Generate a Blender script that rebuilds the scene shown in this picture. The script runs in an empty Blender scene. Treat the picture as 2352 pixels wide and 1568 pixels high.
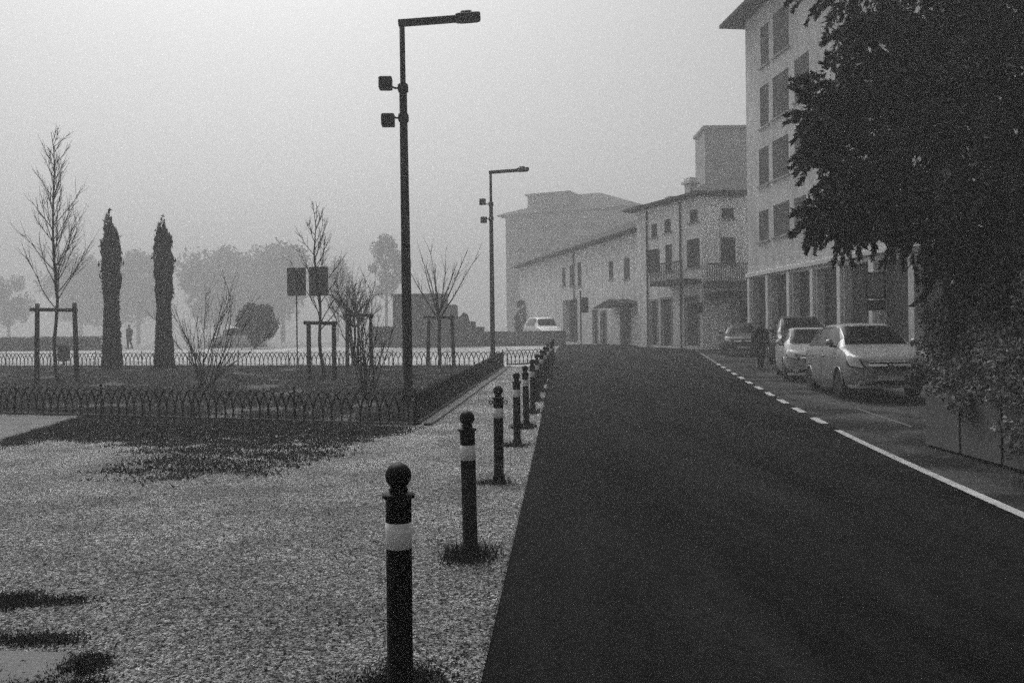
import bpy, math, random
import numpy as np
from mathutils import Vector, Matrix, noise as mnoise

R = math.radians
rnd = random.Random(7)
nrg = np.random.default_rng(11)
SC = bpy.context.scene
COL = SC.collection

# ------------------------------------------------------------------ survey of the place
EYE, F, ROLL = 1.57, 2000.0, R(0.7)
HX, HY = 1176.0, 779.5
def _g(y):
    k = 2.0
    s = 0.027 * k * math.log1p(math.exp(min(40, (y - 13.0) / k)))
    return 1.25 * math.tanh(s / 1.25) if s > 0.9 else s
def _gs(y):
    s = 0.027 * 2.0 * math.log1p(math.exp(min(60, (y - 13.0) / 2.0)))
    a = 1.0
    return s if s < a else a + 0.45 * (1 - math.exp(-(s - a) / 0.45))
def ground_z(y):                       # height of the terrain, linear between rows half a metre apart
    j = math.floor(y / 0.5); t = y / 0.5 - j
    return _gs(j * 0.5) * (1 - t) + _gs(j * 0.5 + 0.5) * t
def ray(x, y):
    u, v = x - HX, HY - y
    return ((u * math.cos(ROLL) + v * math.sin(ROLL)) / F, (-u * math.sin(ROLL) + v * math.cos(ROLL)) / F)
def at(x, y, d):
    a, b = ray(x, y)
    return Vector((a * d, d, EYE + b * d))
def on_ground(x, y):
    a, b = ray(x, y)
    d = 2.0
    while d < 300:
        if EYE + b * d <= ground_z(d): break
        d += 0.05
    return Vector((a * d, d, ground_z(d)))
def foot(x, d):                        # the ground point at distance d under sight line x
    a, b = ray(x, HY)
    return Vector((a * d, d, ground_z(d)))

# ------------------------------------------------------------------ materials
def new_mat(name):
    m = bpy.data.materials.new(name); m.use_nodes = True
    nt = m.node_tree
    return m, nt, nt.nodes['Principled BSDF']
def grey(v): return (v, v, v, 1)
def noise_node(nt, scale, detail=4, rough=0.6, coord='Object'):
    tc = nt.nodes.get('tc') or nt.nodes.new('ShaderNodeTexCoord'); tc.name = 'tc'
    n = nt.nodes.new('ShaderNodeTexNoise'); n.inputs['Scale'].default_value = scale
    n.inputs['Detail'].default_value = detail; n.inputs['Roughness'].default_value = rough
    nt.links.new(tc.outputs[coord], n.inputs['Vector'])
    return n
def ramp(nt, src, p0, c0, p1, c1):
    r = nt.nodes.new('ShaderNodeValToRGB')
    r.color_ramp.elements[0].position = p0; r.color_ramp.elements[0].color = grey(c0)
    r.color_ramp.elements[1].position = p1; r.color_ramp.elements[1].color = grey(c1)
    nt.links.new(src, r.inputs['Fac']); return r
def mixc(nt, mode, fac, a, b):
    m = nt.nodes.new('ShaderNodeMix'); m.data_type = 'RGBA'; m.blend_type = mode
    if isinstance(fac, (int, float)): m.inputs['Factor'].default_value = fac
    else: nt.links.new(fac, m.inputs['Factor'])
    for i, s in ((6, a), (7, b)):
        if isinstance(s, (int, float)): m.inputs[i].default_value = grey(s)
        else: nt.links.new(s, m.inputs[i])
    return m.outputs[2]
def bump(nt, b, src, strength, dist=0.01):
    n = nt.nodes.new('ShaderNodeBump'); n.inputs['Strength'].default_value = strength
    n.inputs['Distance'].default_value = dist
    nt.links.new(src, n.inputs['Height']); nt.links.new(n.outputs[0], b.inputs['Normal'])
def mat(name, lo, hi, scale=4.0, rough=0.8, metal=0.0, fine=40.0, bmp=0.0, spec=0.3):
    m, nt, b = new_mat(name)
    n = noise_node(nt, scale, 5)
    c = ramp(nt, n.outputs['Fac'], 0.3, lo, 0.72, hi).outputs[0]
    if fine:
        f = noise_node(nt, fine, 3)
        c = mixc(nt, 'MULTIPLY', 0.6, c, ramp(nt, f.outputs['Fac'], 0.25, 0.55, 0.7, 1.0).outputs[0])
        if bmp: bump(nt, b, f.outputs['Fac'], bmp)
    nt.links.new(c, b.inputs['Base Color'])
    b.inputs['Roughness'].default_value = rough; b.inputs['Metallic'].default_value = metal
    b.inputs['Specular IOR Level'].default_value = spec
    return m
M = dict(
    iron=mat('black_iron', 0.005, 0.009, 6, 0.5, 0, 60, 0.1, 0.12),
    pole=mat('grey_pole_paint', 0.008, 0.014, 3, 0.5, 0, 30, 0, .12),
    band=mat('reflective_band', 0.62, 0.86, 12, 0.5, 0, 60, 0),
    wood=mat('stake_wood', 0.025, 0.05, 5, 0.9, 0, 50, 0.3),
    bark=mat('young_bark', 0.02, 0.045, 6, 0.9, 0, 40, 0.3),
    darkbark=mat('dark_bark', 0.012, 0.03, 4, 0.95, 0, 25, 0.5),
    leaf=mat('evergreen_leaf', 0.008, 0.10, 1.1, 0.6, 0, 8, 0),
    hedge=mat('hedge_leaf', 0.04, 0.34, 2.2, 0.65, 0, 9, 0),
    cypress=mat('cypress_leaf', 0.015, 0.035, 2, 0.8, 0, 14, 0),
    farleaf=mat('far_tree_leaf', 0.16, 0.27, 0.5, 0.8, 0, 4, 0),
    grass=mat('winter_grass', 0.13, 0.22, 1.3, 0.9, 0, 10, 0, .1),
    weed=mat('verge_grass', 0.02, 0.075, 2.5, 0.9, 0, 14, 0),
    stucco=mat('pale_stucco', 0.55, 0.74, 0.5, 0.9, 0, 6, 0.1),
    stucco2=mat('grey_stucco', 0.20, 0.31, 0.4, 0.9, 0, 5, 0.1),
    stucco3=mat('worn_stucco', 0.40, 0.56, 0.5, 0.9, 0, 6, 0.1),
    block=mat('block_render', 0.24, 0.33, 0.3, 0.9, 0, 5, 0.1),
    pilaster=mat('pilaster_render', 0.68, 0.82, 1.0, 0.9, 0, 8, 0.1),
    tile=mat('roof_tile', 0.03, 0.065, 1.5, 0.9, 0, 12, 0.3),
    shutter=mat('dark_shutter', 0.04, 0.07, 2, 0.7, 0, 20, 0),
    greyshutter=mat('grey_shutter', 0.09, 0.14, 2, 0.7, 0, 20, 0),
    door=mat('dark_door', 0.05, 0.09, 2, 0.6, 0, 20, 0),
    trim=mat('stone_trim', 0.3, 0.42, 2, 0.85, 0, 20, 0),
    wall=mat('old_wall', 0.15, 0.25, 1.0, 0.9, 0, 8, 0.4),
    conc=mat('concrete', 0.16, 0.27, 1.2, 0.9, 0, 25, 0.2),
    panel=mat('concrete_panel', 0.10, 0.17, 1.0, 0.85, 0, 20, 0.2),
    darkrail=mat('dark_plinth', 0.004, 0.008, 2, 0.9, 0, 20, 0),
    kerb=mat('kerb_stone', 0.10, 0.24, 5, 0.9, 0, 90, 0.3),
    paint=mat('road_paint', 0.36, 0.62, 5, 0.8, 0, 60, 0.1),
    thinpaint=mat('worn_paint', 0.10, 0.24, 8, 0.8, 0, 60, 0.1),
    silver=mat('silver_paint', 0.26, 0.30, 2, 0.3, 0.3, 0, 0, 0.5),
    pearl=mat('pale_paint', 0.30, 0.36, 2, 0.35, 0.1, 0, 0, 0.5),
    midgrey=mat('mid_grey_paint', 0.06, 0.08, 2, 0.3, 0.2, 0, 0, 0.4),
    black=mat('black_paint', 0.015, 0.02, 2, 0.25, 0, 0, 0, 0.5),
    white=mat('white_paint', 0.55, 0.62, 2, 0.4, 0, 0, 0, 0.5),
    glass=mat('car_glass', 0.006, 0.010, 2, 0.15, 0, 0, 0, 0.08),
    sideglass=mat('side_glass', 0.012, 0.02, 2, 0.12, 0, 0, 0, 0.3),
    lamp=mat('headlamp_glass', 0.5, 0.7, 30, 0.15, 0.2, 0, 0, 0.6),
    chrome=mat('chrome', 0.84, 0.9, 20, 0.3, 0.0, 0, 0, 0.5),
    rubber=mat('rubber', 0.012, 0.02, 8, 0.8, 0, 30, 0),
    rim=mat('alloy', 0.14, 0.2, 8, 0.4, 0.5, 0, 0),
    plate=mat('number_plate', 0.4, 0.5, 20, 0.5, 0, 0, 0),
    sign=mat('sign_back', 0.03, 0.05, 4, 0.6, 0, 30, 0),
    skin=mat('skin', 0.25, 0.3, 8, 0.6, 0, 0, 0),
    coat=mat('dark_coat', 0.010, 0.018, 8, 0.9, 0, 40, 0),
    trouser=mat('dark_trousers', 0.012, 0.02, 8, 0.9, 0, 40, 0),
    hair=mat('dark_hair', 0.01, 0.015, 20, 0.7, 0, 0, 0),
)
def mat_wall(name, lo, hi):
    m, nt, b = new_mat(name)
    n = noise_node(nt, 0.7, 5, 0.65); c = ramp(nt, n.outputs['Fac'], 0.32, lo, 0.68, hi).outputs[0]
    st = noise_node(nt, 1.0, 4, 0.6); mp = nt.nodes.new('ShaderNodeMapping'); mp.inputs['Scale'].default_value = (2.6, 2.6, 0.22)
    nt.links.new(nt.nodes['tc'].outputs['Object'], mp.inputs['Vector']); nt.links.new(mp.outputs[0], st.inputs['Vector'])
    c = mixc(nt, 'MULTIPLY', 0.5, c, ramp(nt, st.outputs['Fac'], 0.34, 0.5, 0.54, 1.0).outputs[0])
    f = noise_node(nt, 5, 4); c = mixc(nt, 'MULTIPLY', .5, c, ramp(nt, f.outputs['Fac'], .3, .6, .5, 1.0).outputs[0])
    nt.links.new(c, b.inputs['Base Color']); b.inputs['Roughness'].default_value = .92; b.inputs['Specular IOR Level'].default_value = .2
    return m
for k_, lo_, hi_ in (('stucco', .80, .92), ('stucco2', .26, .38), ('stucco3', .70, .86), ('block', .32, .44), ('tower', .50, .64)): M[k_] = mat_wall('wall_' + k_, lo_, hi_)
# --- ground materials
def mat_gravel():
    m, nt, b = new_mat('gravel')
    tc = nt.nodes.new('ShaderNodeTexCoord'); tc.name = 'tc'
    vo = nt.nodes.new('ShaderNodeTexVoronoi'); vo.inputs['Scale'].default_value = 95
    nt.links.new(tc.outputs['Object'], vo.inputs['Vector'])
    bw = nt.nodes.new('ShaderNodeRGBToBW'); nt.links.new(vo.outputs['Color'], bw.inputs[0])
    c = ramp(nt, bw.outputs[0], 0.3, 0.03, 0.75, 0.95).outputs[0]
    n1 = noise_node(nt, 26, 5, 0.75); c = mixc(nt, 'MULTIPLY', 1.0, c, ramp(nt, n1.outputs['Fac'], 0.38, 0.18, 0.6, 1.0).outputs[0])
    n2 = noise_node(nt, 0.9, 5, 0.65); c = mixc(nt, 'MULTIPLY', 0.8, c, ramp(nt, n2.outputs['Fac'], 0.36, 0.4, 0.62, 1.0).outputs[0])
    v2 = nt.nodes.new('ShaderNodeTexVoronoi'); v2.inputs['Scale'].default_value = 14
    nt.links.new(tc.outputs['Object'], v2.inputs['Vector'])
    c = mixc(nt, 'MULTIPLY', 0.85, c, ramp(nt, v2.outputs['Distance'], 0.05, 0.2, 0.16, 1.0).outputs[0])
    # lens light falloff painted into the colour: near end dark, paler by the lawn
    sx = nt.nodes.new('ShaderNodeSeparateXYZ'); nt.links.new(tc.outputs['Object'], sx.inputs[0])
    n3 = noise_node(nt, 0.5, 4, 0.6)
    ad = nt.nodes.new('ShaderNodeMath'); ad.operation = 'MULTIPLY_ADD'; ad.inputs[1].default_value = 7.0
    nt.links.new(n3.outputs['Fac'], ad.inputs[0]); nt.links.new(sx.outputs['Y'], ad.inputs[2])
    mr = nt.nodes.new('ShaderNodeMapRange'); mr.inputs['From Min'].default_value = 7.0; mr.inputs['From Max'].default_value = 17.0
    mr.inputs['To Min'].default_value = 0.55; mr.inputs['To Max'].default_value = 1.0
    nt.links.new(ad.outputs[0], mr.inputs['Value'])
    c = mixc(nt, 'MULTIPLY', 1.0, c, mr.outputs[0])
    nt.links.new(c, b.inputs['Base Color']); b.inputs['Roughness'].default_value = 0.95
    b.inputs['Specular IOR Level'].default_value = 0.1
    bump(nt, b, vo.outputs['Distance'], 0.6, 0.012)
    return m
def mat_asphalt(name, lo, hi, patch):
    m, nt, b = new_mat(name)
    n = noise_node(nt, 1.0, 6, 0.65)
    mp = nt.nodes.new('ShaderNodeMapping'); mp.inputs['Scale'].default_value = (0.9, 0.16, 1)
    nt.links.new(nt.nodes['tc'].outputs['Object'], mp.inputs['Vector']); nt.links.new(mp.outputs[0], n.inputs['Vector'])
    c = ramp(nt, n.outputs['Fac'], 0.34, lo, 0.66, hi).outputs[0]
    f = noise_node(nt, 130, 3, 0.75); c = mixc(nt, 'MULTIPLY', 0.9, c, ramp(nt, f.outputs['Fac'], 0.36, 0.15, 0.62, 2.2).outputs[0])
    g = noise_node(nt, 9, 4, 0.7); c = mixc(nt, 'MULTIPLY', 0.7, c, ramp(nt, g.outputs['Fac'], 0.3, 0.5, 0.68, 1.3).outputs[0])
    if patch:
        p = noise_node(nt, patch, 3, 0.5); c = mixc(nt, 'MULTIPLY', 0.85, c, ramp(nt, p.outputs['Fac'], 0.42, 0.3, 0.56, 1.0).outputs[0])
    nt.links.new(c, b.inputs['Base Color']); b.inputs['Roughness'].default_value = 0.9
    b.inputs['Specular IOR Level'].default_value = 0.03
    bump(nt, b, f.outputs['Fac'], 0.5, 0.006)
    return m
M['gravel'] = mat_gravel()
M['asphalt'] = mat_asphalt('asphalt', 0.003, 0.015, 0)
M['oldasphalt'] = mat_asphalt('old_asphalt', 0.04, 0.085, 0.8)
M['earth'] = mat('earth', 0.20, 0.34, 0.6, 0.95, 0, 12, 0.3)

def mat_plaza():
    m, nt, b = new_mat('plaza_gravel')
    n = noise_node(nt, 1.0, 5, 0.6)
    mp = nt.nodes.new('ShaderNodeMapping'); mp.inputs['Scale'].default_value = (0.09, 0.5, 1)
    nt.links.new(nt.nodes['tc'].outputs['Object'], mp.inputs['Vector']); nt.links.new(mp.outputs[0], n.inputs['Vector'])
    c = ramp(nt, n.outputs['Fac'], 0.36, 0.32, 0.6, 0.6).outputs[0]
    f = noise_node(nt, 8, 4); c = mixc(nt, 'MULTIPLY', .7, c, ramp(nt, f.outputs['Fac'], .3, .5, .65, 1.0).outputs[0])
    nt.links.new(c, b.inputs['Base Color']); b.inputs['Roughness'].default_value = .95
    return m
M['plaza'] = mat_plaza()
M['lawnsoil'] = mat('lawn_soil', 0.07, 0.12, 1.0, 0.95, 0, 15, 0.4)
M['slab'] = mat('path_concrete', 0.13, 0.22, 1.5, 0.9, 0, 35, 0.2)
M['pebble'] = mat('pebble', 0.03, 0.62, 30.0, 0.9, 0, 0, 0)
M['moss'] = mat('moss', 0.012, 0.04, 6, 0.95, 0, 40, 0)

# ------------------------------------------------------------------ mesh building
def V(*a): return Vector(a)
class MB:
    def __init__(s): s.v = []; s.f = []
    def add(s, vs, fs):
        o = len(s.v); s.v += [tuple(p) for p in vs]; s.f += [tuple(i + o for i in f) for f in fs]; return s
    def box(s, c, size, rz=0, rx=0, ry=0, ch=0.0):
        hx, hy, hz = size[0] / 2, size[1] / 2, size[2] / 2
        m = Matrix.Rotation(rz, 3, 'Z') @ Matrix.Rotation(ry, 3, 'Y') @ Matrix.Rotation(rx, 3, 'X')
        c = Vector(c)
        if ch <= 0:
            vs = [c + m @ V(x * hx, y * hy, z * hz) for z in (-1, 1) for y in (-1, 1) for x in (-1, 1)]
            return s.add(vs, [(0, 2, 3, 1), (4, 5, 7, 6), (0, 1, 5, 4), (2, 6, 7, 3), (0, 4, 6, 2), (1, 3, 7, 5)])
        ring = lambda a, b, z: [c + m @ V(px, py, z) for px, py in ((a, b - ch), (a - ch, b), (-a + ch, b), (-a, b - ch), (-a, -b + ch), (-a + ch, -b), (a - ch, -b), (a, -b + ch))]
        def small(z):
            return [c + m @ V(px, py, z) for px, py in ((hx - ch, hy - 2 * ch), (hx - 2 * ch, hy - ch), (-hx + 2 * ch, hy - ch), (-hx + ch, hy - 2 * ch), (-hx + ch, -hy + 2 * ch), (-hx + 2 * ch, -hy + ch), (hx - 2 * ch, -hy + ch), (hx - ch, -hy + 2 * ch))]
        rings = [small(-hz), ring(hx, hy, -hz + ch), ring(hx, hy, hz - ch), small(hz)]
        vs = [p for r in rings for p in r]; fs = []
        for k in range(3):
            for i in range(8): fs.append((k * 8 + i, k * 8 + (i + 1) % 8, (k + 1) * 8 + (i + 1) % 8, (k + 1) * 8 + i))
        fs += [tuple(range(7, -1, -1)), tuple(range(24, 32))]
        return s.add(vs, fs)
    def tube(s, pts, radii, n=6, caps=True):
        pts = [Vector(p) for p in pts]
        if isinstance(radii, (int, float)): radii = [radii] * len(pts)
        vs = []; ref = None
        for i, p in enumerate(pts):
            d = (pts[min(i + 1, len(pts) - 1)] - pts[max(i - 1, 0)]).normalized()
            if ref is None: ref = V(0, 0, 1) if abs(d.z) < 0.9 else V(1, 0, 0)
            a = d.cross(ref)
            a = a.normalized() if a.length > 1e-5 else d.orthogonal().normalized()
            b = d.cross(a).normalized(); ref = a.cross(d).normalized()
            for k in range(n):
                t = 2 * math.pi * k / n
                vs.append(p + (a * math.cos(t) + b * math.sin(t)) * radii[i])
        fs = []
        for i in range(len(pts) - 1):
            for k in range(n): fs.append((i * n + k, i * n + (k + 1) % n, (i + 1) * n + (k + 1) % n, (i + 1) * n + k))
        if caps: fs += [tuple(range(n - 1, -1, -1)), tuple((len(pts) - 1) * n + k for k in range(n))]
        return s.add(vs, fs)
    def lathe(s, prof, n=24, c=(0, 0, 0), axis='Z'):
        vs = []; c = Vector(c)
        for r, z in prof:
            for k in range(n):
                t = 2 * math.pi * k / n
                p = V(r * math.cos(t), r * math.sin(t), z)
                if axis == 'X': p = V(z, r * math.cos(t), r * math.sin(t))
                vs.append(c + p)
        fs = [(i * n + k, i * n + (k + 1) % n, (i + 1) * n + (k + 1) % n, (i + 1) * n + k) for i in range(len(prof) - 1) for k in range(n)]
        if prof[0][0] > 1e-4: fs.append(tuple(range(n - 1, -1, -1)))
        if prof[-1][0] > 1e-4: fs.append(tuple((len(prof) - 1) * n + k for k in range(n)))
        return s.add(vs, fs)
    def prism(s, poly, z0, z1):                  # a plan outline raised from z0 to z1
        n = len(poly)
        vs = [(x, y, z0) for x, y in poly] + [(x, y, z1) for x, y in poly]
        return s.add(vs, [tuple(range(n - 1, -1, -1)), tuple(range(n, 2 * n))] + [(i, (i + 1) % n, n + (i + 1) % n, n + i) for i in range(n)])
    def build(s, name, m, parent=None, smooth=False, loc=None):
        me = bpy.data.meshes.new(name); me.from_pydata(s.v, [], s.f)
        if m: me.materials.append(M[m])
        if smooth: me.polygons.foreach_set('use_smooth', [True] * len(me.polygons))
        me.update()
        return link(name, me, parent, loc)
def link(name, me, parent=None, loc=None):
    o = bpy.data.objects.new(name, me); COL.objects.link(o)
    if parent: o.parent = parent
    if loc is not None: o.location = loc
    return o
def np_mesh(name, verts, k, m, parent=None, loc=None):   # faces of k consecutive vertices
    n = len(verts); me = bpy.data.meshes.new(name)
    me.vertices.add(n); me.vertices.foreach_set('co', np.asarray(verts, np.float32).ravel())
    me.loops.add(n); me.loops.foreach_set('vertex_index', np.arange(n, dtype=np.int32))
    me.polygons.add(n // k); me.polygons.foreach_set('loop_start', np.arange(0, n, k, dtype=np.int32))
    try: me.polygons.foreach_set('loop_total', np.full(n // k, k, np.int32))
    except Exception: pass
    me.materials.append(M[m]); me.update(calc_edges=True); me.validate()
    return link(name, me, parent, loc)
def tag(o, label=None, cat=None, group=None, kind=None):
    for k, v in (('label', label), ('category', cat), ('group', group), ('kind', kind)):
        if v: o[k] = v
    return o
def thing(name, label, cat, loc=(0, 0, 0), rz=0.0, group=None):
    o = bpy.data.objects.new(name, None); COL.objects.link(o)
    o.empty_display_size = 0.2
    o.location = loc; o.rotation_euler = (0, 0, rz)
    return tag(o, label, cat, group)
def kids(o): return [c for c in bpy.data.objects if c.parent == o]
def dup(root, loc, rz=None, label=None, scale=None):
    def cp(o, par):
        c = o.copy(); COL.objects.link(c); c.parent = par
        for ch in kids(o): cp(ch, c)
        return c
    r = cp(root, None); r.location = loc
    if rz is not None: r.rotation_euler = (0, 0, rz)
    if label: r['label'] = label
    if scale: r.scale = scale
    return r
def structure(o): o['kind'] = 'structure'; return o
def stuff(o, label, cat): return tag(o, label, cat, None, 'stuff')

# ------------------------------------------------------------------ leaves, blades, branches
def leaf_cloud(name, cen, size, m, parent=None, loc=None, aspect=0.5):
    n = len(cen); cen = np.asarray(cen)
    a = nrg.normal(size=(n, 3)); a /= np.linalg.norm(a, axis=1)[:, None]
    b = np.cross(a, nrg.normal(size=(n, 3))); b /= np.linalg.norm(b, axis=1)[:, None] + 1e-9
    s = (size * nrg.uniform(0.6, 1.4, n))[:, None]
    v = np.stack([cen - a * s, cen + b * s * aspect, cen + a * s, cen - b * s * aspect], 1).reshape(-1, 3)
    return np_mesh(name, v, 4, m, parent, loc)
def blades(name, pts, h, w, m, parent=None, loc=None, lean=0.5):
    pts = np.asarray(pts); n = len(pts)
    t = nrg.uniform(0, 2 * math.pi, n); hh = h * nrg.uniform(0.45, 1.3, n); ww = w * nrg.uniform(0.6, 1.3, n)
    d = np.stack([np.cos(t), np.sin(t), np.zeros(n)], 1) * ww[:, None]
    t2 = nrg.uniform(0, 2 * math.pi, n); l = lean * hh * nrg.uniform(0, 1, n)
    top = pts + np.stack([np.cos(t2) * l, np.sin(t2) * l, hh], 1)
    return np_mesh(name, np.stack([pts - d, pts + d, top], 1).reshape(-1, 3), 3, m, parent, loc)
def rand_dir(r): return V(r.gauss(0, 1), r.gauss(0, 1), r.gauss(0, 1)).normalized()
def limb(mb, p, d, length, r0, r, up=0.15, wob=0.16, segs=5, r1=None):
    pts = [Vector(p)]; d = Vector(d).normalized()
    for i in range(segs):
        d = (d + rand_dir(r) * wob + V(0, 0, up)).normalized()
        pts.append(pts[-1] + d * (length / segs))
    r1 = r0 * 0.3 if r1 is None else r1
    mb.tube(pts, [max(0.003, r0 + (r1 - r0) * i / segs) for i in range(segs + 1)], 5)
    return pts
def twigs(mb, pts, r0, n, length, r, spread=0.7, level=1, up=0.12):
    for _ in range(n):
        k = r.uniform(0.25, 0.98) * (len(pts) - 1); i = int(k); t = k - i
        p = pts[i].lerp(pts[min(i + 1, len(pts) - 1)], t)
        ax = (pts[min(i + 1, len(pts) - 1)] - pts[max(0, i - 1)]).normalized()
        d = (ax + rand_dir(r) * spread).normalized()
        q = limb(mb, p, d, length * r.uniform(0.5, 1.1), r0, r, up, 0.2, 4)
        if level > 1: twigs(mb, q, r0 * 0.6, max(2, n // 2), length * 0.45, r, spread, level - 1, up)

exec_order = []
# ================================================================== SETTING
YS = [j * 0.5 for j in range(-8, 141)] + [75, 80, 90, 100, 120, 150, 200, 300, 420]
def sheet(name, xl, xr, y0, y1, m, dz, nx=1, jit=0.0):
    ys = [y0] + [y for y in YS if y0 < y < y1] + [y1]
    b = MB()
    for y in ys:
        a, c = xl(y), xr(y)
        for i in range(nx + 1): b.v.append((a + (c - a) * i / nx, y, (ground_z(y) if y < 71 else _gs(y)) + dz))
    w = nx + 1
    for j in range(len(ys) - 1):
        for i in range(nx): b.f.append((j * w + i, j * w + i + 1, (j + 1) * w + i + 1, (j + 1) * w + i))
    return structure(b.build(name, m))
road_l = lambda y: -0.395 + 0.056 * y + (0.0 if y < 40 else 0.02 * (y - 40))
line_x = lambda y: 3.46 + 0.118 * y + 0.0004 * y * y
wall_x = lambda y: 5.45 + 0.025 * y + 0.10 * max(0, y - 12)
fence_a = V(-14.5, 19.4, 0); fence_b = V(-1.72, 15.3, 0); fence_c = V(-0.35, 33.0, 0); fence_d = V(-26, 38.5, 0)

sheet('ground', lambda y: -300, lambda y: 300, -20, 420, 'earth', 0)
sheet('plaza', lambda y: -34, lambda y: 1.0 + 0.06 * (y - 33), 32.9, 58.5, 'plaza', 0.004)
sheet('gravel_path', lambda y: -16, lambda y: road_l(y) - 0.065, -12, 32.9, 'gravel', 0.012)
sheet('road', road_l, lambda y: 24, -12, 58.5, 'asphalt', 0.004)
sheet('parking_strip', lambda y: line_x(y) + 0.06, lambda y: max(line_x(y) + 1.0, 23.0), -12, 52, 'oldasphalt', 0.008)
def kerb_strip():
    b = MB(); ys = [y for y in YS if -4 <= y <= 50]
    for y in ys:
        x = road_l(y); z = ground_z(y)
        b.v += [(x - 0.07, y, z), (x - 0.07, y, z + 0.022), (x + 0.0, y, z + 0.022), (x + 0.012, y, z + 0.012), (x + 0.012, y, z)]
    for j in range(len(ys) - 1):
        for i in range(4): b.f.append((j * 5 + i, j * 5 + i + 1, (j + 1) * 5 + i + 1, (j + 1) * 5 + i))
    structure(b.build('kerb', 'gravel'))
kerb_strip()
# painted lines
def stripe(name, pts, w, m, dz):
    b = MB()
    for k, (x, y, ww) in enumerate(pts):
        z = ground_z(y) + dz
        b.v += [(x - ww / 2, y, z), (x + ww / 2, y, z)]
        if k and pts[k - 1] is not None: b.f.append((2 * k - 2, 2 * k - 1, 2 * k + 1, 2 * k))
    return structure(b.build(name, m))
ly = [y for y in YS if -4 <= y <= 13.5] + [13.9]
stripe('edge_line', [(line_x(y), y, 0.115) for y in ly], 0.115, 'paint', 0.0125)
def dashes():
    b = MB(); y = 14.8
    while y < 33:
        L = 0.9; ys = [y] + [q for q in YS if y < q < y + L] + [y + L]
        o = len(b.v)
        for q in ys: b.v += [(line_x(q) - 0.07, q, ground_z(q) + 0.0125), (line_x(q) + 0.07, q, ground_z(q) + 0.0125)]
        for k in range(len(ys) - 1): b.f.append((o + 2 * k, o + 2 * k + 1, o + 2 * k + 3, o + 2 * k + 2))
        y += 1.75
    structure(b.build('dashed_line', 'paint'))
dashes()
stripe('far_edge_line', [(line_x(y), y, 0.12) for y in YS if 33.5 <= y <= 46], 0.12, 'thinpaint', 0.0125)
pa, pb = on_ground(1970, 940), on_ground(2095, 982)
stripe('parking_line', [(pb.x + (pa.x - pb.x) * t, pb.y + (pa.y - pb.y) * t, 0.06) for t in [i / 12 for i in range(13)]], 0.06, 'thinpaint', 0.014)

# lawn: a low slab of soil inside the hoop fences, then its grass
LAWN = [(fence_a.x, fence_a.y), (fence_b.x, fence_b.y), (fence_c.x, fence_c.y), (fence_d.x, fence_d.y)]
def inside(x, y, poly):
    c = False; n = len(poly)
    for i in range(n):
        x0, y0 = poly[i]; x1, y1 = poly[(i + 1) % n]
        if (y0 > y) != (y1 > y) and x < (x1 - x0) * (y - y0) / (y1 - y0) + x0: c = not c
    return c
def lawn_range(y):
    xs = []
    for i in range(4):
        x0, y0 = LAWN[i]; x1, y1 = LAWN[(i + 1) % 4]
        if min(y0, y1) <= y <= max(y0, y1) and abs(y1 - y0) > 1e-6: xs.append(x0 + (x1 - x0) * (y - y0) / (y1 - y0))
    return (min(xs), max(xs)) if xs else (0, 0)
sheet('lawn', lambda y: lawn_range(y)[0], lambda y: lawn_range(y)[1], 15.31, 38.4, 'lawnsoil', 0.03, 6)
pts = []
while len(pts) < 90000:
    y = 15.4 + 23 * rnd.random() ** 1.4; x = -24 + 24 * rnd.random()
    if x / y < -0.66 or not inside(x, y, LAWN): continue
    if mnoise.noise(V(x * 0.8, y * 0.8, 3)) < -0.5 + 0.4 * rnd.random(): continue
    pts.append((x, y, ground_z(y) + 0.03))
stuff(blades('lawn_grass', pts, 0.085, 0.012, 'grass'), 'short dark winter grass filling the fenced lawn', 'grass')
# verge grass in front of the fence, ragged at its edge
def fence_y(x): return fence_b.y + (x - fence_b.x) * (fence_a.y - fence_b.y) / (fence_a.x - fence_b.x)
VERGE = [on_ground(*q) for q in ((-200, 985), (190, 955), (500, 962), (950, 984), (905, 1000), (850, 1012), (770, 1020), (800, 1045), (700, 1062), (640, 1085), (520, 1082), (420, 1104), (300, 1098), (225, 1082), (330, 1062), (430, 1045), (300, 1025), (190, 1012), (100, 1018), (0, 1028), (-200, 1075))]
VP = [(p.x, p.y) for p in VERGE]
PATHP = [(on_ground(*q).x, on_ground(*q).y) for q in ((-260, 950), (190, 956), (100, 983), (0, 1014), (-260, 1090))]
pts = []; tries = 0
while len(pts) < 40000 and tries < 900000:
    tries += 1
    x = -12 + 10.8 * rnd.random(); y = 9 + 11 * rnd.random()
    if y > fence_y(x) + .05: continue
    n1 = mnoise.noise(V(x * 1.4, y * 2.4, 0)); n2 = mnoise.noise(V(x * 5, y * 7, 5))
    near = max(0, min(1, (14.2 - y) / 2))
    qx, qy = x + .35 * n2 + rnd.gauss(0, .12), y + near * (.75 * n1 + .4 * n2 + rnd.gauss(0, .3))
    if not inside(qx, qy, VP) or inside(x, y, PATHP): continue
    if near > .1 and n1 + n2 * .6 < -.75 + .8 * rnd.random(): continue
    if rnd.random() < near * .35: continue
    pts.append((x, y, ground_z(y) + 0.01))
stuff(blades('verge_grass', pts, 0.04, 0.012, 'weed', lean=1.6), 'ragged dark grass spreading over the gravel before the fence', 'grass')
# light concrete path on the far side of that patch
b = MB()
q = [on_ground(-260, 958), on_ground(196, 958), on_ground(100, 985), on_ground(0, 1016), on_ground(-260, 1090)]
ymid = sorted(set([p.y for p in q]))
b.v = [(p.x, p.y, ground_z(p.y) + 0.03) for p in q]; b.f = [(4, 3, 2, 1, 0)]
structure(b.build('path', 'slab'))
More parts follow.
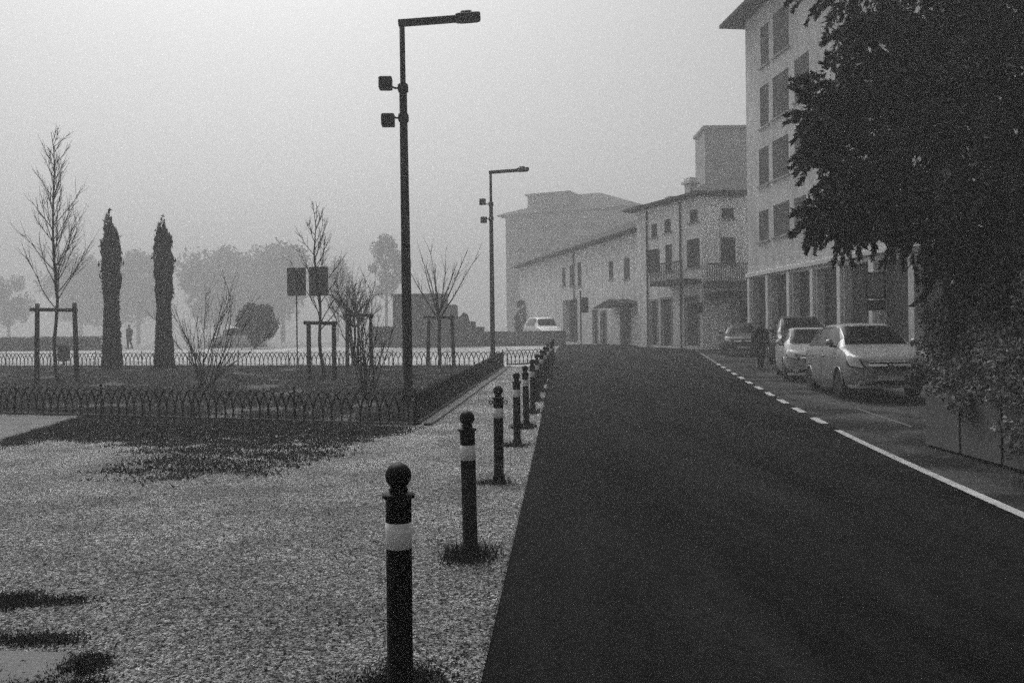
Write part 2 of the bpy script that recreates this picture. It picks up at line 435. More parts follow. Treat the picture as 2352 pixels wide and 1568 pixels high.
# moss patches, slab and pebbles in the near gravel
def blob_points(cx, cy, rx, ry, n, z0=0.01):
    out = []
    while len(out) < n:
        a = rnd.uniform(-1.2, 1.2); c = rnd.uniform(-1.2, 1.2)
        x, y = cx + a * rx, cy + c * ry
        if a * a + c * c + 1.5 * mnoise.noise(V(x * 7, y * 9, 1)) + .8 * mnoise.noise(V(x * 23, y * 23, 4)) > 0.55 + .25 * rnd.random(): continue
        x += rnd.gauss(0, .045); y += rnd.gauss(0, .05); out.append((x, y, ground_z(y) + z0))
    return out
pts = []
for px, py, rx, ry, n in ((30, 1390, 0.22, 0.16, 1900), (140, 1385, 0.16, 0.05, 500), (60, 1480, 0.26, 0.05, 1200), (172, 1540, 0.09, 0.14, 1500), (110, 1590, .25, .06, 1500)):
    p = on_ground(px, py); pts += blob_points(p.x, p.y, rx, ry, n)
stuff(blades('moss', pts, 0.022, 0.006, 'moss', lean=1.5), 'dark moss and flattened grass in the nearest gravel', 'moss')
b = MB(); P = [on_ground(-60, 1502), on_ground(150, 1508), on_ground(178, 1545), on_ground(150, 1640), on_ground(-80, 1640)]
b.v = [(p.x, p.y, 0.02) for p in P]; b.f = [(4, 3, 2, 1, 0)]
structure(b.build('path_slab', 'slab'))
def pebbles():
    n = 34000
    y = 3.0 + 8.5 * nrg.random(n) ** 1.5
    x = np.array([rnd.uniform(-0.62 * yy - 0.1, road_l(yy) - 0.14) for yy in y])
    s = 0.0042 * nrg.uniform(0.5, 2.0, n)
    base = np.array([[1, 0, 0], [0, 1, 0], [-1, 0, 0], [0, -1, 0], [0, 0, .8]])
    tri = [(0, 1, 4), (1, 2, 4), (2, 3, 4), (3, 0, 4)]
    c = np.stack([x, y, np.array([ground_z(t) for t in y]) + 0.012], 1)
    t = nrg.uniform(0, 6.28, n); ca, sa = np.cos(t), np.sin(t)
    jit = base[None] * (1 + 0.5 * nrg.normal(size=(n, 5, 1))).clip(0.5, 1.6)
    rx = jit[:, :, 0] * ca[:, None] - jit[:, :, 1] * sa[:, None]; ry = jit[:, :, 0] * sa[:, None] + jit[:, :, 1] * ca[:, None]
    vv = np.stack([rx, ry, jit[:, :, 2]], 2) * s[:, None, None] + c[:, None, :]
    v = vv[:, np.array(tri).ravel(), :].reshape(-1, 3)
    stuff(np_mesh('gravel', v, 3, 'pebble'), 'loose pale pebbles lying over the gravel path', 'gravel')
pebbles()
def litter():
    n = 2600
    y = 3.0 + 9 * nrg.random(n) ** 1.4
    x = np.array([rnd.uniform(-0.62 * yy - 0.1, road_l(yy) - 0.14) for yy in y])
    c = np.stack([x, y, np.array([ground_z(t) for t in y]) + 0.02], 1)
    a = nrg.normal(size=(n, 3)) * [1, 1, .2]; a /= np.linalg.norm(a, axis=1)[:, None]
    bb = np.cross(a, [0, 0, 1.0]) + nrg.normal(size=(n, 3)) * .3
    s = (0.014 * nrg.uniform(.5, 1.5, n))[:, None]
    v = np.stack([c - a * s, c + bb * s * .5, c + a * s, c - bb * s * .5], 1).reshape(-1, 3)
    stuff(np_mesh('leaf_litter', v, 4, 'weed'), 'small dark fallen leaves strewn over the gravel', 'leaves')
litter()

# ================================================================== BOLLARDS
def make_bollard(label):
    t = thing('bollard', label, 'bollard', group='bollards along the road edge')
    b = MB(); r = 0.053
    b.lathe([(0.066, 0), (0.066, 0.085), (0.061, 0.10), (r, 0.108), (r, 0.80), (r, 0.905), (0.056, 0.92)], 28).build('post', 'iron', t, True)
    b = MB(); b.lathe([(r, 0.918), (0.066, 0.922), (0.067, 0.934), (0.059, 0.94), (0.04, 0.944)], 28).build('collar', 'iron', t, True)
    b = MB(); b.lathe([(0.038, 0.942), (0.036, 0.948), (0.041, 0.953), (0.038, 0.96), (0.034, 0.968)], 24).build('neck', 'iron', t, True)
    pr = [(0.054 * math.sin(math.pi * k / 18), 1.013 - 0.054 * math.cos(math.pi * k / 18)) for k in range(2, 19)]
    b = MB(); b.lathe(pr, 28).build('ball', 'iron', t, True)
    b = MB(); b.lathe([(r + .0005, 0.716), (r + 0.0022, 0.717), (r + 0.0022, 0.821), (r + .0005, 0.822)], 28).build('reflective_band', 'band', t, True)
    b = MB(); b.box((-.012, -0.053, 0.875), (0.012, 0.008, 0.022), ch=.002).build('screw', 'iron', t)
    return t
# distance, sight line
BOL = [(3.6, 909.5), (6.2, 1075), (9.43, 1142), (12.5, 1185), (14.7, 1207), (17.0, 1222), (19.4, 1233.5), (21.8, 1243), (24.2, 1251), (26.6, 1258), (29.0, 1264.5), (31.4, 1270)]
BLAB = ['closest black bollard with ball top and white band, cut off by the bottom edge',
        'black bollard with a thick collar at its foot, second along the row',
        'black bollard with small chain rings at both sides of its neck',
        'black ball-topped bollard just behind the one with chain rings',
        'black bollard fifth along the row, its band fully visible',
        'black bollard sixth along the row, partly hidden by the fifth',
        'black bollard seventh along the row, only head and band clear of the next',
        'black bollard eighth along the row, small beside the road edge',
        'black bollard ninth along the row, crowded behind the eighth',
        'black bollard tenth along the row, crowded third from its far end',
        'black bollard eleventh along the row, next to last',
        'last and farthest black bollard where the row meets the low wall']
proto = make_bollard(BLAB[0])
bol = []
for i, (d, x) in enumerate(BOL):
    o = proto if i == 0 else dup(proto, (0, 0, 0), label=BLAB[i])
    p = foot(x, d); o.location = p
    o.rotation_euler = (R(rnd.uniform(-.8, .8)), R(rnd.uniform(-.8, .8)), R(rnd.uniform(-20, 20)))
    bol.append(o)
for s in (-1, 1):
    b = MB(); pts = [(s * (0.062 + 0.019 + 0.019 * math.cos(a)), 0, 0.885 + 0.019 * math.sin(a)) for a in [k * math.pi / 7 for k in range(15)]]
    b.tube(pts, 0.006, 6, False); b.build('chain_ring', 'iron', bol[2], True)
TUFT = ['dark clump of grass at the foot of the closest bollard', 'bushy tuft of long grass round the collared second bollard', 'flat grass tuft round the foot of the bollard with chain rings',
        'grass tuft round the foot of the fourth bollard', 'grass tuft round the foot of the fifth bollard', 'grass tuft round the foot of the sixth bollard',
        'dark grass tuft round the foot of the seventh bollard', 'dark grass tuft round the foot of the eighth bollard', 'dark grass tuft round the foot of the ninth bollard',
        'dark grass tuft round the foot of the tenth bollard', 'dark grass tuft at the next to last bollard', 'dark grass tuft at the last bollard by the low wall']
for i, o in enumerate(bol):
    n = (4200, 420, 420, 420)[i] if i < 4 else 420
    rr = (0.24, 0.2, 0.20, 0.18, 0.18)[min(i, 4)]
    pts = []
    while len(pts) < n:
        a = rnd.uniform(0, 6.283); q = rr * abs(rnd.gauss(0, 0.55))
        if q < 0.055 or q > rr * 1.5: continue
        q *= 1 + 0.35 * mnoise.noise(V(math.cos(a) * 1.5, math.sin(a) * 1.5, i * 3.7))
        pts.append((q * math.cos(a) - 0.03, q * math.sin(a) + (0.36 if i == 0 else 0), 0.008))
    h = (0.02, 0.12, 0.05, 0.06, 0.1)[min(i, 4)]
    g = blades('grass_tuft', pts, h, 0.006 if i < 4 else 0.009, 'weed', loc=o.location, lean=0.9)
    tag(g, TUFT[i], 'grass tuft', 'grass tufts round the bollards')

# ================================================================== HOOP FENCES
def hoop_fence(label, p0, p1, step=0.19, h=0.56):
    L = (p1 - p0).length; ang = math.atan2(p1.y - p0.y, p1.x - p0.x)
    t = thing('hoop_fence', label, 'fence', (p0.x, p0.y, 0), ang, 'low hoop fences round the lawn')
    c, s = math.cos(ang), math.sin(ang)
    gz = lambda x: ground_z(p0.y + x * s) + 0.02
    hb = MB(); x = 0.0
    while x < L:
        w = step
        prof = [(-w, 0), (-w * 1.02, h * 0.3), (-w * 0.93, h * 0.52), (-w * 0.72, h * 0.74), (-w * 0.4, h * 0.92), (0, h)]
        prof = prof + [(-a, b) for a, b in prof[-2::-1]]
        j = rnd.uniform(-.012, .012)
        hb.tube([(x + a + j * bb, 0.008 * (1 if int(x / step) % 2 else -1), gz(x) + bb) for a, bb in prof], 0.0165, 5, False)
        x += step
    hb.build('hoops', 'iron', t)
    rb = MB(); n = max(2, int(L / 0.5))
    rb.tube([(L * k / n, 0.0, gz(L * k / n) + 0.10) for k in range(n + 1)], 0.006, 4); rb.build('rail', 'iron', t)
    eb = MB()
    for k in range(n):
        x0, x1 = L * k / n, L * (k + 1) / n
        eb.add([(x0, -.05, gz(x0) - .1), (x1, -.05, gz(x1) - .1), (x1, .05, gz(x1) - .1), (x0, .05, gz(x0) - .1), (x0, -.05, gz(x0) + .035), (x1, -.05, gz(x1) + .035), (x1, .05, gz(x1) + .035), (x0, .05, gz(x0) + .035)],
               [(4, 5, 6, 7), (0, 1, 5, 4), (2, 3, 7, 6)])
    eb.build('base_edging', 'lawnsoil', t)
    for k in range(int(L / 2.2) + 1):
        x = min(L, k * 2.2); b = MB(); b.lathe([(.016, 0), (.016, h + .05), (.022, h + .06), (.012, h + .08)], 8, (x, 0, gz(x))); b.build('fence_post', 'iron', t)
    return t
hoop_fence('low iron hoop fence along the near edge of the lawn', fence_a, fence_b)
hoop_fence('low iron hoop fence running back beside the bollards', fence_b, fence_c, 0.14)
hoop_fence('low iron hoop fence along the far edge of the lawn', fence_c, fence_d)
hoop_fence('short iron hoop fence beyond the second street lamp', V(-0.2, 34.2, 0), V(1.6, 35.3, 0))
# light edging kerb beside the side fence
b = MB(); n = 40
for k in range(n + 1):
    p = fence_b.lerp(fence_c, k / n); y = p.y; z = ground_z(y)
    b.v += [(p.x + .16, y - .1, z + .0), (p.x + .16, y - .1, z + .05), (p.x + .30, y - .1, z + .05), (p.x + .31, y - .1, z)]
for k in range(n):
    for i in range(3): b.f.append((k * 4 + i, k * 4 + i + 1, k * 4 + 5 + i, k * 4 + 4 + i))
structure(b.build('lawn_kerb', 'kerb'))

# ================================================================== STREET LAMPS
def make_lamp(label):
    t = thing('street_lamp', label, 'street lamp', group='street lamps along the lawn')
    b = MB(); b.lathe([(.16, 0), (.16, .03), (.105, .035), (.102, 2.2), (.082, 5.9), (.08, 6.72), (.06, 6.74)], 18).build('pole', 'pole', t, True)
    b = MB(); b.lathe([(.058, 6.73), (.056, 8.06)], 14).build('upper_pole', 'pole', t, True)
    b = MB(); b.box((0, 0, 6.70), (.21, .21, .16), ch=.02); b.build('clamp', 'pole', t)
    b = MB(); b.box((0, 0, 6.08), (.21, .21, .16), ch=.02); b.build('clamp', 'pole', t)
    a = R(4.5)
    b = MB(); b.box((0.75, 0, 8.06 + 0.75 * math.tan(a)), (1.66, .12, .135), 0, 0, -a, ch=.012); b.build('arm', 'pole', t)
    hd = MB(); hd.box((1.38, 0, 8.06 + 1.38 * math.tan(a) + .01), (.52, .26, .15), 0, 0, -a, ch=.02); hd.box((1.34, 0, 8.16 + 1.36 * math.tan(a)), (.24, .16, .09), 0, 0, -a, ch=.02)
    h = hd.build('lamp_head', 'pole', t)
    b = MB(); b.box((1.40, 0, 8.06 + 1.40 * math.tan(a) - .072), (.36, .2, .012), 0, 0, -a); b.build('diffuser', 'sign', h)
    for z, dx, zz in ((6.70, -.36, 6.80), (6.08, -.32, 6.03)):
        fl = MB(); fl.box((dx, 0, zz), (.27, .24, .25), ch=.015); f = fl.build('floodlight', 'pole', t)
        br = MB(); br.tube([(-.09, 0, z), (-.16, 0, z), (dx + .10, 0, zz + (-.06 if zz > z else .09))], .022, 6); br.build('bracket', 'pole', f)
        gl = MB(); gl.box((dx - .138, 0, zz), (.006, .2, .2)); gl.build('glass', 'sideglass', f)
    return t
L1 = make_lamp('tall dark street lamp with two floodlights, standing by the lawn corner and bollards')
L1.location = foot(936, 18.2); L1.rotation_euler = (0, R(-0.25), R(3))
L2 = dup(L1, foot(1131.5, 37.2), R(4), 'smaller street lamp with two floodlights, standing farther off past the lawn')

# ================================================================== YOUNG TREES AND STAKES
def stake_frame(label, xa, xb, ybase, d, ytop, ybar, lean=0.05, grp='stake frames holding the young trees', rz=0.0):
    a, c = foot(xa, d), foot(xb, d)
    mid = (a + c) / 2; L = (c - a).length
    t = thing('stake_frame', label, 'tree stakes', mid, rz, grp)
    H = at(xa, ytop, d).z - mid.z; B = at(xa, ybar, d).z - mid.z
    for s in (-1, 1):
        b = MB(); b.tube([(s * L / 2, 0, -.02), (s * (L / 2 - lean), 0, H + rnd.uniform(-.05, .05))], [.076, .066], 9); b.build('post', 'wood', t, True)
    b = MB(); b.tube([(-L / 2 - .12, -.09, B + .015), (L / 2 + .12 - lean, -.09, B - .02)], .055, 8); b.build('crossbar', 'wood', t, True)
    return t
stake_frame('tall round timber stakes with crossbar round the slim tree in the left lawn', 83, 176, 885, 26.3, 694, 712)
stake_frame('timber stakes with a crossbar below the pair of square signs', 709, 767, 885, 26.6, 737, 742, 0.0)
stake_frame('wide timber stakes with crossbar behind the twiggy tree', 797, 853, 850, 32.0, 718, 724, 0.02)
stake_frame('pale timber stakes round the vase-shaped tree beside the second lamp', 982, 1042, 852, 33.0, 726, 729, 0.06)

def bare_tree(label, x, d, ytop, kind, seed, lean=0.0, name='young_tree', spread=1.0):
    r = random.Random(seed); p = foot(x, d); H = at(x, ytop, d).z - p.z
    t = thing(name, label, 'tree', p, 0, 'bare young trees in the park')
    tr = MB(); br = MB(); k = d / 27.0
    if kind == 'leader':
        pts = []
        for i in range(13):
            z = H * i / 12; pts.append(V(lean * z + 0.05 * math.sin(i * 1.1 + seed), 0.04 * math.cos(i * 1.7), z))
        rr = [0.052 * (1 - i / 12) ** 0.8 + 0.008 for i in range(13)]
        tr.tube(pts, [a * k for a in rr], 8)
        nb = int(48 / spread ** 2)
        for j in range(nb):
            f = 0.30 + 0.66 * j / (nb - 1) + r.uniform(-.01, .01)
            i = int(f * 12); q = pts[i].lerp(pts[min(12, i + 1)], f * 12 - i)
            az = r.uniform(0, 6.283); el = R(r.uniform(38, 62)); L = (0.30 * H * (1.06 - f) ** 0.8 + .12) * r.uniform(0.6, 1.15) * spread
            bp = limb(br, q, (math.cos(az) * math.cos(el), math.sin(az) * math.cos(el), math.sin(el)), L, 0.018 * k * (1.2 - f * .6), r, 0.12, 0.12, 5)
            twigs(br, bp, 0.0075 * k, 9, L * 0.45, r, 0.55)
    elif kind == 'vase':
        hz = H * 0.42
        pts = [V(lean * hz * i / 5 + .02 * math.sin(i * 2), 0, hz * i / 5) for i in range(6)]
        tr.tube(pts, [0.06 * k - .003 * i for i in range(6)], 8)
        for j in range(9):
            az = j * 2.4 + r.uniform(-.3, .3); el = R(r.uniform(52, 76)); L = H * 0.6 * r.uniform(.7, 1.05)
            q = pts[-1] - V(0, 0, r.uniform(0, .35))
            bp = limb(br, q, (math.cos(az) * math.cos(el) * spread, math.sin(az) * math.cos(el), math.sin(el)), L, 0.028 * k, r, 0.05, 0.09, 6, 0.006)
            twigs(br, bp, 0.008 * k, 8, L * 0.30, r, 0.45, 1)
    elif kind == 'bush':
        for j in range(17):
            az = r.uniform(0, 6.283); el = R(r.uniform(58, 86)); L = H * r.uniform(.6, 1.02)
            q = V(r.uniform(-.18, .18), r.uniform(-.1, .1), 0)
            if j < 4: tgt = tr
            else: tgt = br
            bp = limb(tgt, q, (math.cos(az) * math.cos(el) * spread, math.sin(az) * math.cos(el), math.sin(el)), L, 0.02 * k, r, 0.04, 0.17, 7, 0.005)
            twigs(br, bp, 0.007 * k, 11, L * 0.34, r, 0.45, 1)
    elif kind == 'dense':
        hz = H * 0.45
        for s in (-1, 0, 1):
            pts = [V(s * .08 + s * .10 * i / 5 + r.uniform(-.03, .03), 0, hz * i / 5) for i in range(6)]
            tr.tube(pts, [0.045 * k - .003 * i for i in range(6)], 7)
            for j in range(9):
                az = r.uniform(0, 6.283); el = R(r.uniform(20, 75)); L = H * 0.42 * r.uniform(.6, 1.1)
                bp = limb(br, pts[-1 - r.randint(0, 1)], (math.cos(az) * math.cos(el), math.sin(az) * math.cos(el), math.sin(el)), L, 0.022 * k, r, 0.05, 0.16, 6, 0.005)
                twigs(br, bp, 0.008 * k, 14, L * 0.42, r, 0.8, 1)
    tr.build('trunk', 'bark', t, True); br.build('branches', 'bark', t, True)
    return t
bare_tree('tall slim bare tree standing between the timber stakes in the left lawn', 130, 26.6, 303, 'leader', 3, -0.008)
bare_tree('bare tree with an upright leader rising behind the square signs', 742, 27.0, 487, 'leader', 8, -0.05, spread=1.35)
bare_tree('twiggy round-headed bare tree behind the wide stakes', 815, 33.5, 588, 'dense', 21)
bare_tree('vase-shaped bare tree with long ascending branches beside the second lamp', 1009, 33.2, 548, 'vase', 12)
bare_tree('leafless many-stemmed shrub standing right of the two cypresses', 470, 23.5, 655, 'bush', 31, name='bare_shrub', spread=1.25)
bare_tree('slim leafless shrub of two stems close behind the near fence', 842, 21.0, 690, 'bush', 44, name='bare_shrub', spread=0.55)

# bound cypresses: a tight wrapped column below, loose foliage above
def cypress(label, x, d, ytop, seed, tip):
    p = foot(x, d); H = at(x, ytop, d).z - p.z
    t = thing('cypress_tree', label, 'cypress', p, 0, 'bound cypresses in the lawn')
    b = MB(); b.tube([(0, 0, 0), (0, 0, H * .8)], [.12, .04], 8); b.build('trunk', 'darkbark', t)
    r = np.random.default_rng(seed); N = 15000
    f = r.random(N)
    prof_z = [0, .08, .25, .45, .55, .64, .76, .86, .94, 1.0]
    prof_r = [.36, .335, .275, .235, .255, .285, .27, .235, .16, .03]
    rad = np.interp(f, prof_z, prof_r)
    az = r.uniform(0, 6.283, N)
    lob = np.array([mnoise.noise(V(math.cos(a) * 3.4, math.sin(a) * 3.4, z * H * 1.5 + seed)) for a, z in zip(az, f)])
    loose = np.interp(f, [0, .5, .62, 1], [.10, .14, .6, .8])
    q = rad * (1 + lob * loose * 1.6) * (1 - 0.25 * r.random(N) ** 2)
    out = (r.random(N) < .05) & (f > .5); q = np.where(out, q * r.uniform(1.08, 1.38, N), q)
    lean = np.interp(f, [0, .85, 1], [0, 0, tip])
    tipk = np.interp(f, [0, .8, 1], [0, 0, 1]) * np.array([mnoise.noise(V(math.cos(a) * 2.2, math.sin(a) * 2.2, seed)) for a in az]) * .9
    c = np.stack([q * np.cos(az) + lean, q * np.sin(az), f * H + .02 + tipk - np.interp(f, [0, .8, 1], [0, 0, .12])], 1)
    n = N; a = r.normal(size=(n, 3)) * [.5, .5, 1] + [0, 0, .9]; a /= np.linalg.norm(a, axis=1)[:, None]
    bb = np.cross(a, r.normal(size=(n, 3))); bb /= np.linalg.norm(bb, axis=1)[:, None]
    s = (.055 * r.uniform(.5, 1.9, n))[:, None]
    v = np.stack([c - a * s, c + bb * s * .45, c + a * s * 1.3, c - bb * s * .45], 1).reshape(-1, 3)
    np_mesh('crown', v, 4, 'cypress', t)
    return t
cypress('bound cypress with a bushier head, nearer the staked slim tree', 257, 33.6, 513, 5, 0.02)
cypress('bound cypress with a pointed tip, beside the leafless shrub', 377, 33.8, 520, 9, 0.06)

# ================================================================== SQUARE SIGNS
def square_sign(label, x0, x1, yt, yb, xp, d):
    p = foot(xp, d); t = thing('square_sign', label, 'sign', p, 0, 'square signs seen beyond the lawn')
    a, c = at(x0, yt, d) - p, at(x1, yb, d) - p
    b = MB(); b.box(((a.x + c.x) / 2, 0, (a.z + c.z) / 2), (c.x - a.x, .03, a.z - c.z), ch=.008); bd = b.build('board', 'sign', t)
    b = MB()
    for q in (.25, .75): b.box(((a.x + c.x) / 2, -.03, c.z + (a.z - c.z) * q), ((c.x - a.x) * .9, .025, .05))
    b.build('back_rail', 'pole', bd)
    b = MB(); b.tube([(0, -.055, -.02), (0, -.055, a.z - .05)], .028, 8); b.build('post', 'pole', t, True)
square_sign('dark square sign on a thin post, with clear sky behind its left edge', 659, 703, 615, 679, 683, 36.0)
square_sign('dark square sign crossed by the bare tree trunk', 709, 754, 613, 679, 737, 36.0)

# ================================================================== FAR PARK: hedges, trees, wall, bin
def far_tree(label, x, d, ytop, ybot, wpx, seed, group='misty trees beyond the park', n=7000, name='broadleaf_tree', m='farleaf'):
    p = foot(x, d); r = random.Random(seed)
    top = at(x, ytop, d).z - p.z; bot = max(0.2, at(x, ybot, d).z - p.z); W = wpx / 2000 * d / 2
    t = thing(name, label, 'tree', p, 0, group)
    b = MB(); b.tube([(0, 0, -.1), (.1, 0, bot + (top - bot) * .3), (0, 0, bot + (top - bot) * .75)], [.05 * W + .08, .04 * W + .06, .03], 8)
    for k in range(7):
        az = k * 2.4; limb(b, (0, 0, bot + (top - bot) * r.uniform(0, .45)), (math.cos(az), math.sin(az), .7), W * .8, .05 + .012 * W, r, .1, .15)
    b.build('trunk', 'bark', t, True)
    cl = []
    for k in range(26):
        u = rand_dir(r) * r.random() ** .4
        cl.append((u.x * W * .78, u.y * W * .78, (bot + top) / 2 + u.z * (top - bot) / 2 * .82, W * r.uniform(.22, .42)))
    pts = []
    for k in range(n):
        c = cl[r.randrange(26)]; u = rand_dir(r) * (r.random() ** .5)
        pts.append((c[0] + u.x * c[3], c[1] + u.y * c[3], c[2] + u.z * c[3]))
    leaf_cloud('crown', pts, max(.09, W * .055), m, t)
    return t
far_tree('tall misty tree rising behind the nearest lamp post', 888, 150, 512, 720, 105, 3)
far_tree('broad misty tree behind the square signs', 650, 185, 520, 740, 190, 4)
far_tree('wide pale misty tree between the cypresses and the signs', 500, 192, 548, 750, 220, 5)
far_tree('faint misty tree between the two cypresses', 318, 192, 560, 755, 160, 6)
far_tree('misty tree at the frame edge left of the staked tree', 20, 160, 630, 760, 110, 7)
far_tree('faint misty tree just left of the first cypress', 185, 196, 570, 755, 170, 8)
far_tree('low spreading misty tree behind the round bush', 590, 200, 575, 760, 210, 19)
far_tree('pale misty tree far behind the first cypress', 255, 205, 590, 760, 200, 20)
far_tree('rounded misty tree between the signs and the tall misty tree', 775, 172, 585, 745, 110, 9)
def far_bush(label, x, d, ytop, wpx, seed, n=5200):
    p = foot(x, d); H = at(x, ytop, d).z - p.z; W = wpx / 4000 * d; r = random.Random(seed)
    t = thing('round_bush', label, 'bush', p, 0)
    b = MB()
    for k in range(5): limb(b, (0, 0, 0), (math.cos(k * 1.3), math.sin(k * 1.3), 1.5), H * .6, .05, r)
    b.build('stems', 'bark', t)
    pts = []; cl = []
    for k in range(34):
        u = rand_dir(r); cl.append((u.x * W * .72 * (1.15 if u.x > 0 else .8), u.y * W * .72, max(H * .2, H * .55 + u.z * H * .33), W * r.uniform(.2, .4)))
    for k in range(n):
        c = cl[r.randrange(34)]; u = rand_dir(r) * r.random() ** .4
        pts.append((c[0] + u.x * c[3], c[1] + u.y * c[3], max(.05, c[2] + u.z * c[3])))
    leaf_cloud('crown', pts, .13, 'cypress', t)
far_bush('dark rounded bush standing at the far side of the plaza', 586, 58, 693, 96, 2)
far_bush('dark bush against the foot of the far two-storey house', 1197, 78, 680, 34, 6, 2600)
far_bush('small dark bush on top of the stepped wall', 1066, 58, 714, 26, 16, 1200)

def hedge_run(label, x0, x1, d, ytop, seed, name='clipped_hedge', cat='hedge', depth=1.0, n=9000):
    a, c = foot(x0, d), foot(x1, d); H = at((x0 + x1) / 2, ytop, d).z - a.z; L = c.x - a.x
    t = thing(name, label, cat, a, 0)
    b = MB(); b.box((L / 2, 0, H * .45), (L - .2, depth * .7, H * .88)); b.build('core', 'hedge', t)
    r = np.random.default_rng(seed)
    pts = np.stack([r.uniform(0, L, n), r.uniform(-depth / 2, depth / 2, n), H * (r.random(n) ** .6) * (0.94 + .1 * np.sin(r.uniform(0, L, n)))], 1)
    leaf_cloud('foliage', pts, .09, 'hedge', t)
hedge_run('low dark hedge across the far left of the park', -60, 228, 60, 775, 3)
hedge_run('low hedge between the near lamp post and the round bush', 850, 925, 58, 752, 4, n=4000)
def low_wall():
    d = 56.5
    t = thing('low_wall', 'long low grey wall in front of the white van, behind the bollards', 'wall', foot(1112, d))
    p = foot(1112, d); c = foot(1300, d); H = at(1200, 762, d).z - p.z
    b = MB(); b.box(((c.x - p.x) / 2, .2, H / 2 - .2), (c.x - p.x, .4, H + .3)); b.build('wall_body', 'wall', t)
    b = MB(); b.box(((c.x - p.x) / 2, .2, H + .0), (c.x - p.x + .06, .5, .1), ch=.015); b.build('coping', 'wall', t)
    x0, x1 = foot(905, d), foot(1112, d)
    t = thing('stepped_wall', 'dark stone wall stepping down in blocks behind the vase-shaped tree', 'wall', x0)
    b = MB()
    prev = 905
    for xe, yt in ((1028, 681), (1050, 700), (1074, 727), (1092, 738), (1112, 750)):
        q0, q1 = foot(prev, d), foot(xe, d); h = at(xe, yt, d).z - x0.z
        b.box(((q0.x + q1.x) / 2 - x0.x, .3 + .002 * prev / 100, h / 2 - .15), (q1.x - q0.x - .004, 1.6, h + .3), ch=.02)
        prev = xe
    b.build('wall_blocks', 'wall', t)
    b = MB(); q0, q1 = foot(905, d), foot(1028, d)
    b.box(((q1.x - q0.x) / 2, .3, at(1000, 681, d).z - x0.z + .1), (q1.x - q0.x + .12, 1.75, .16), ch=.02); b.build('coping', 'wall', t)
low_wall()
def litter_bin():
    p = foot(146, 36.9); t = thing('litter_bin', 'dark box-shaped litter bin beyond the staked slim tree', 'litter bin', p, R(10))
    b = MB(); b.box((0, 0, .55), (.42, .36, .62), ch=.03); b.build('bin_body', 'sign', t)
    b = MB(); b.box((0, 0, .89), (.48, .42, .05), ch=.012); b.build('lid', 'pole', t)
    b = MB(); b.tube([(0, .02, -.05), (0, .02, .3)], .04, 8); b.build('post', 'pole', t)
litter_bin()

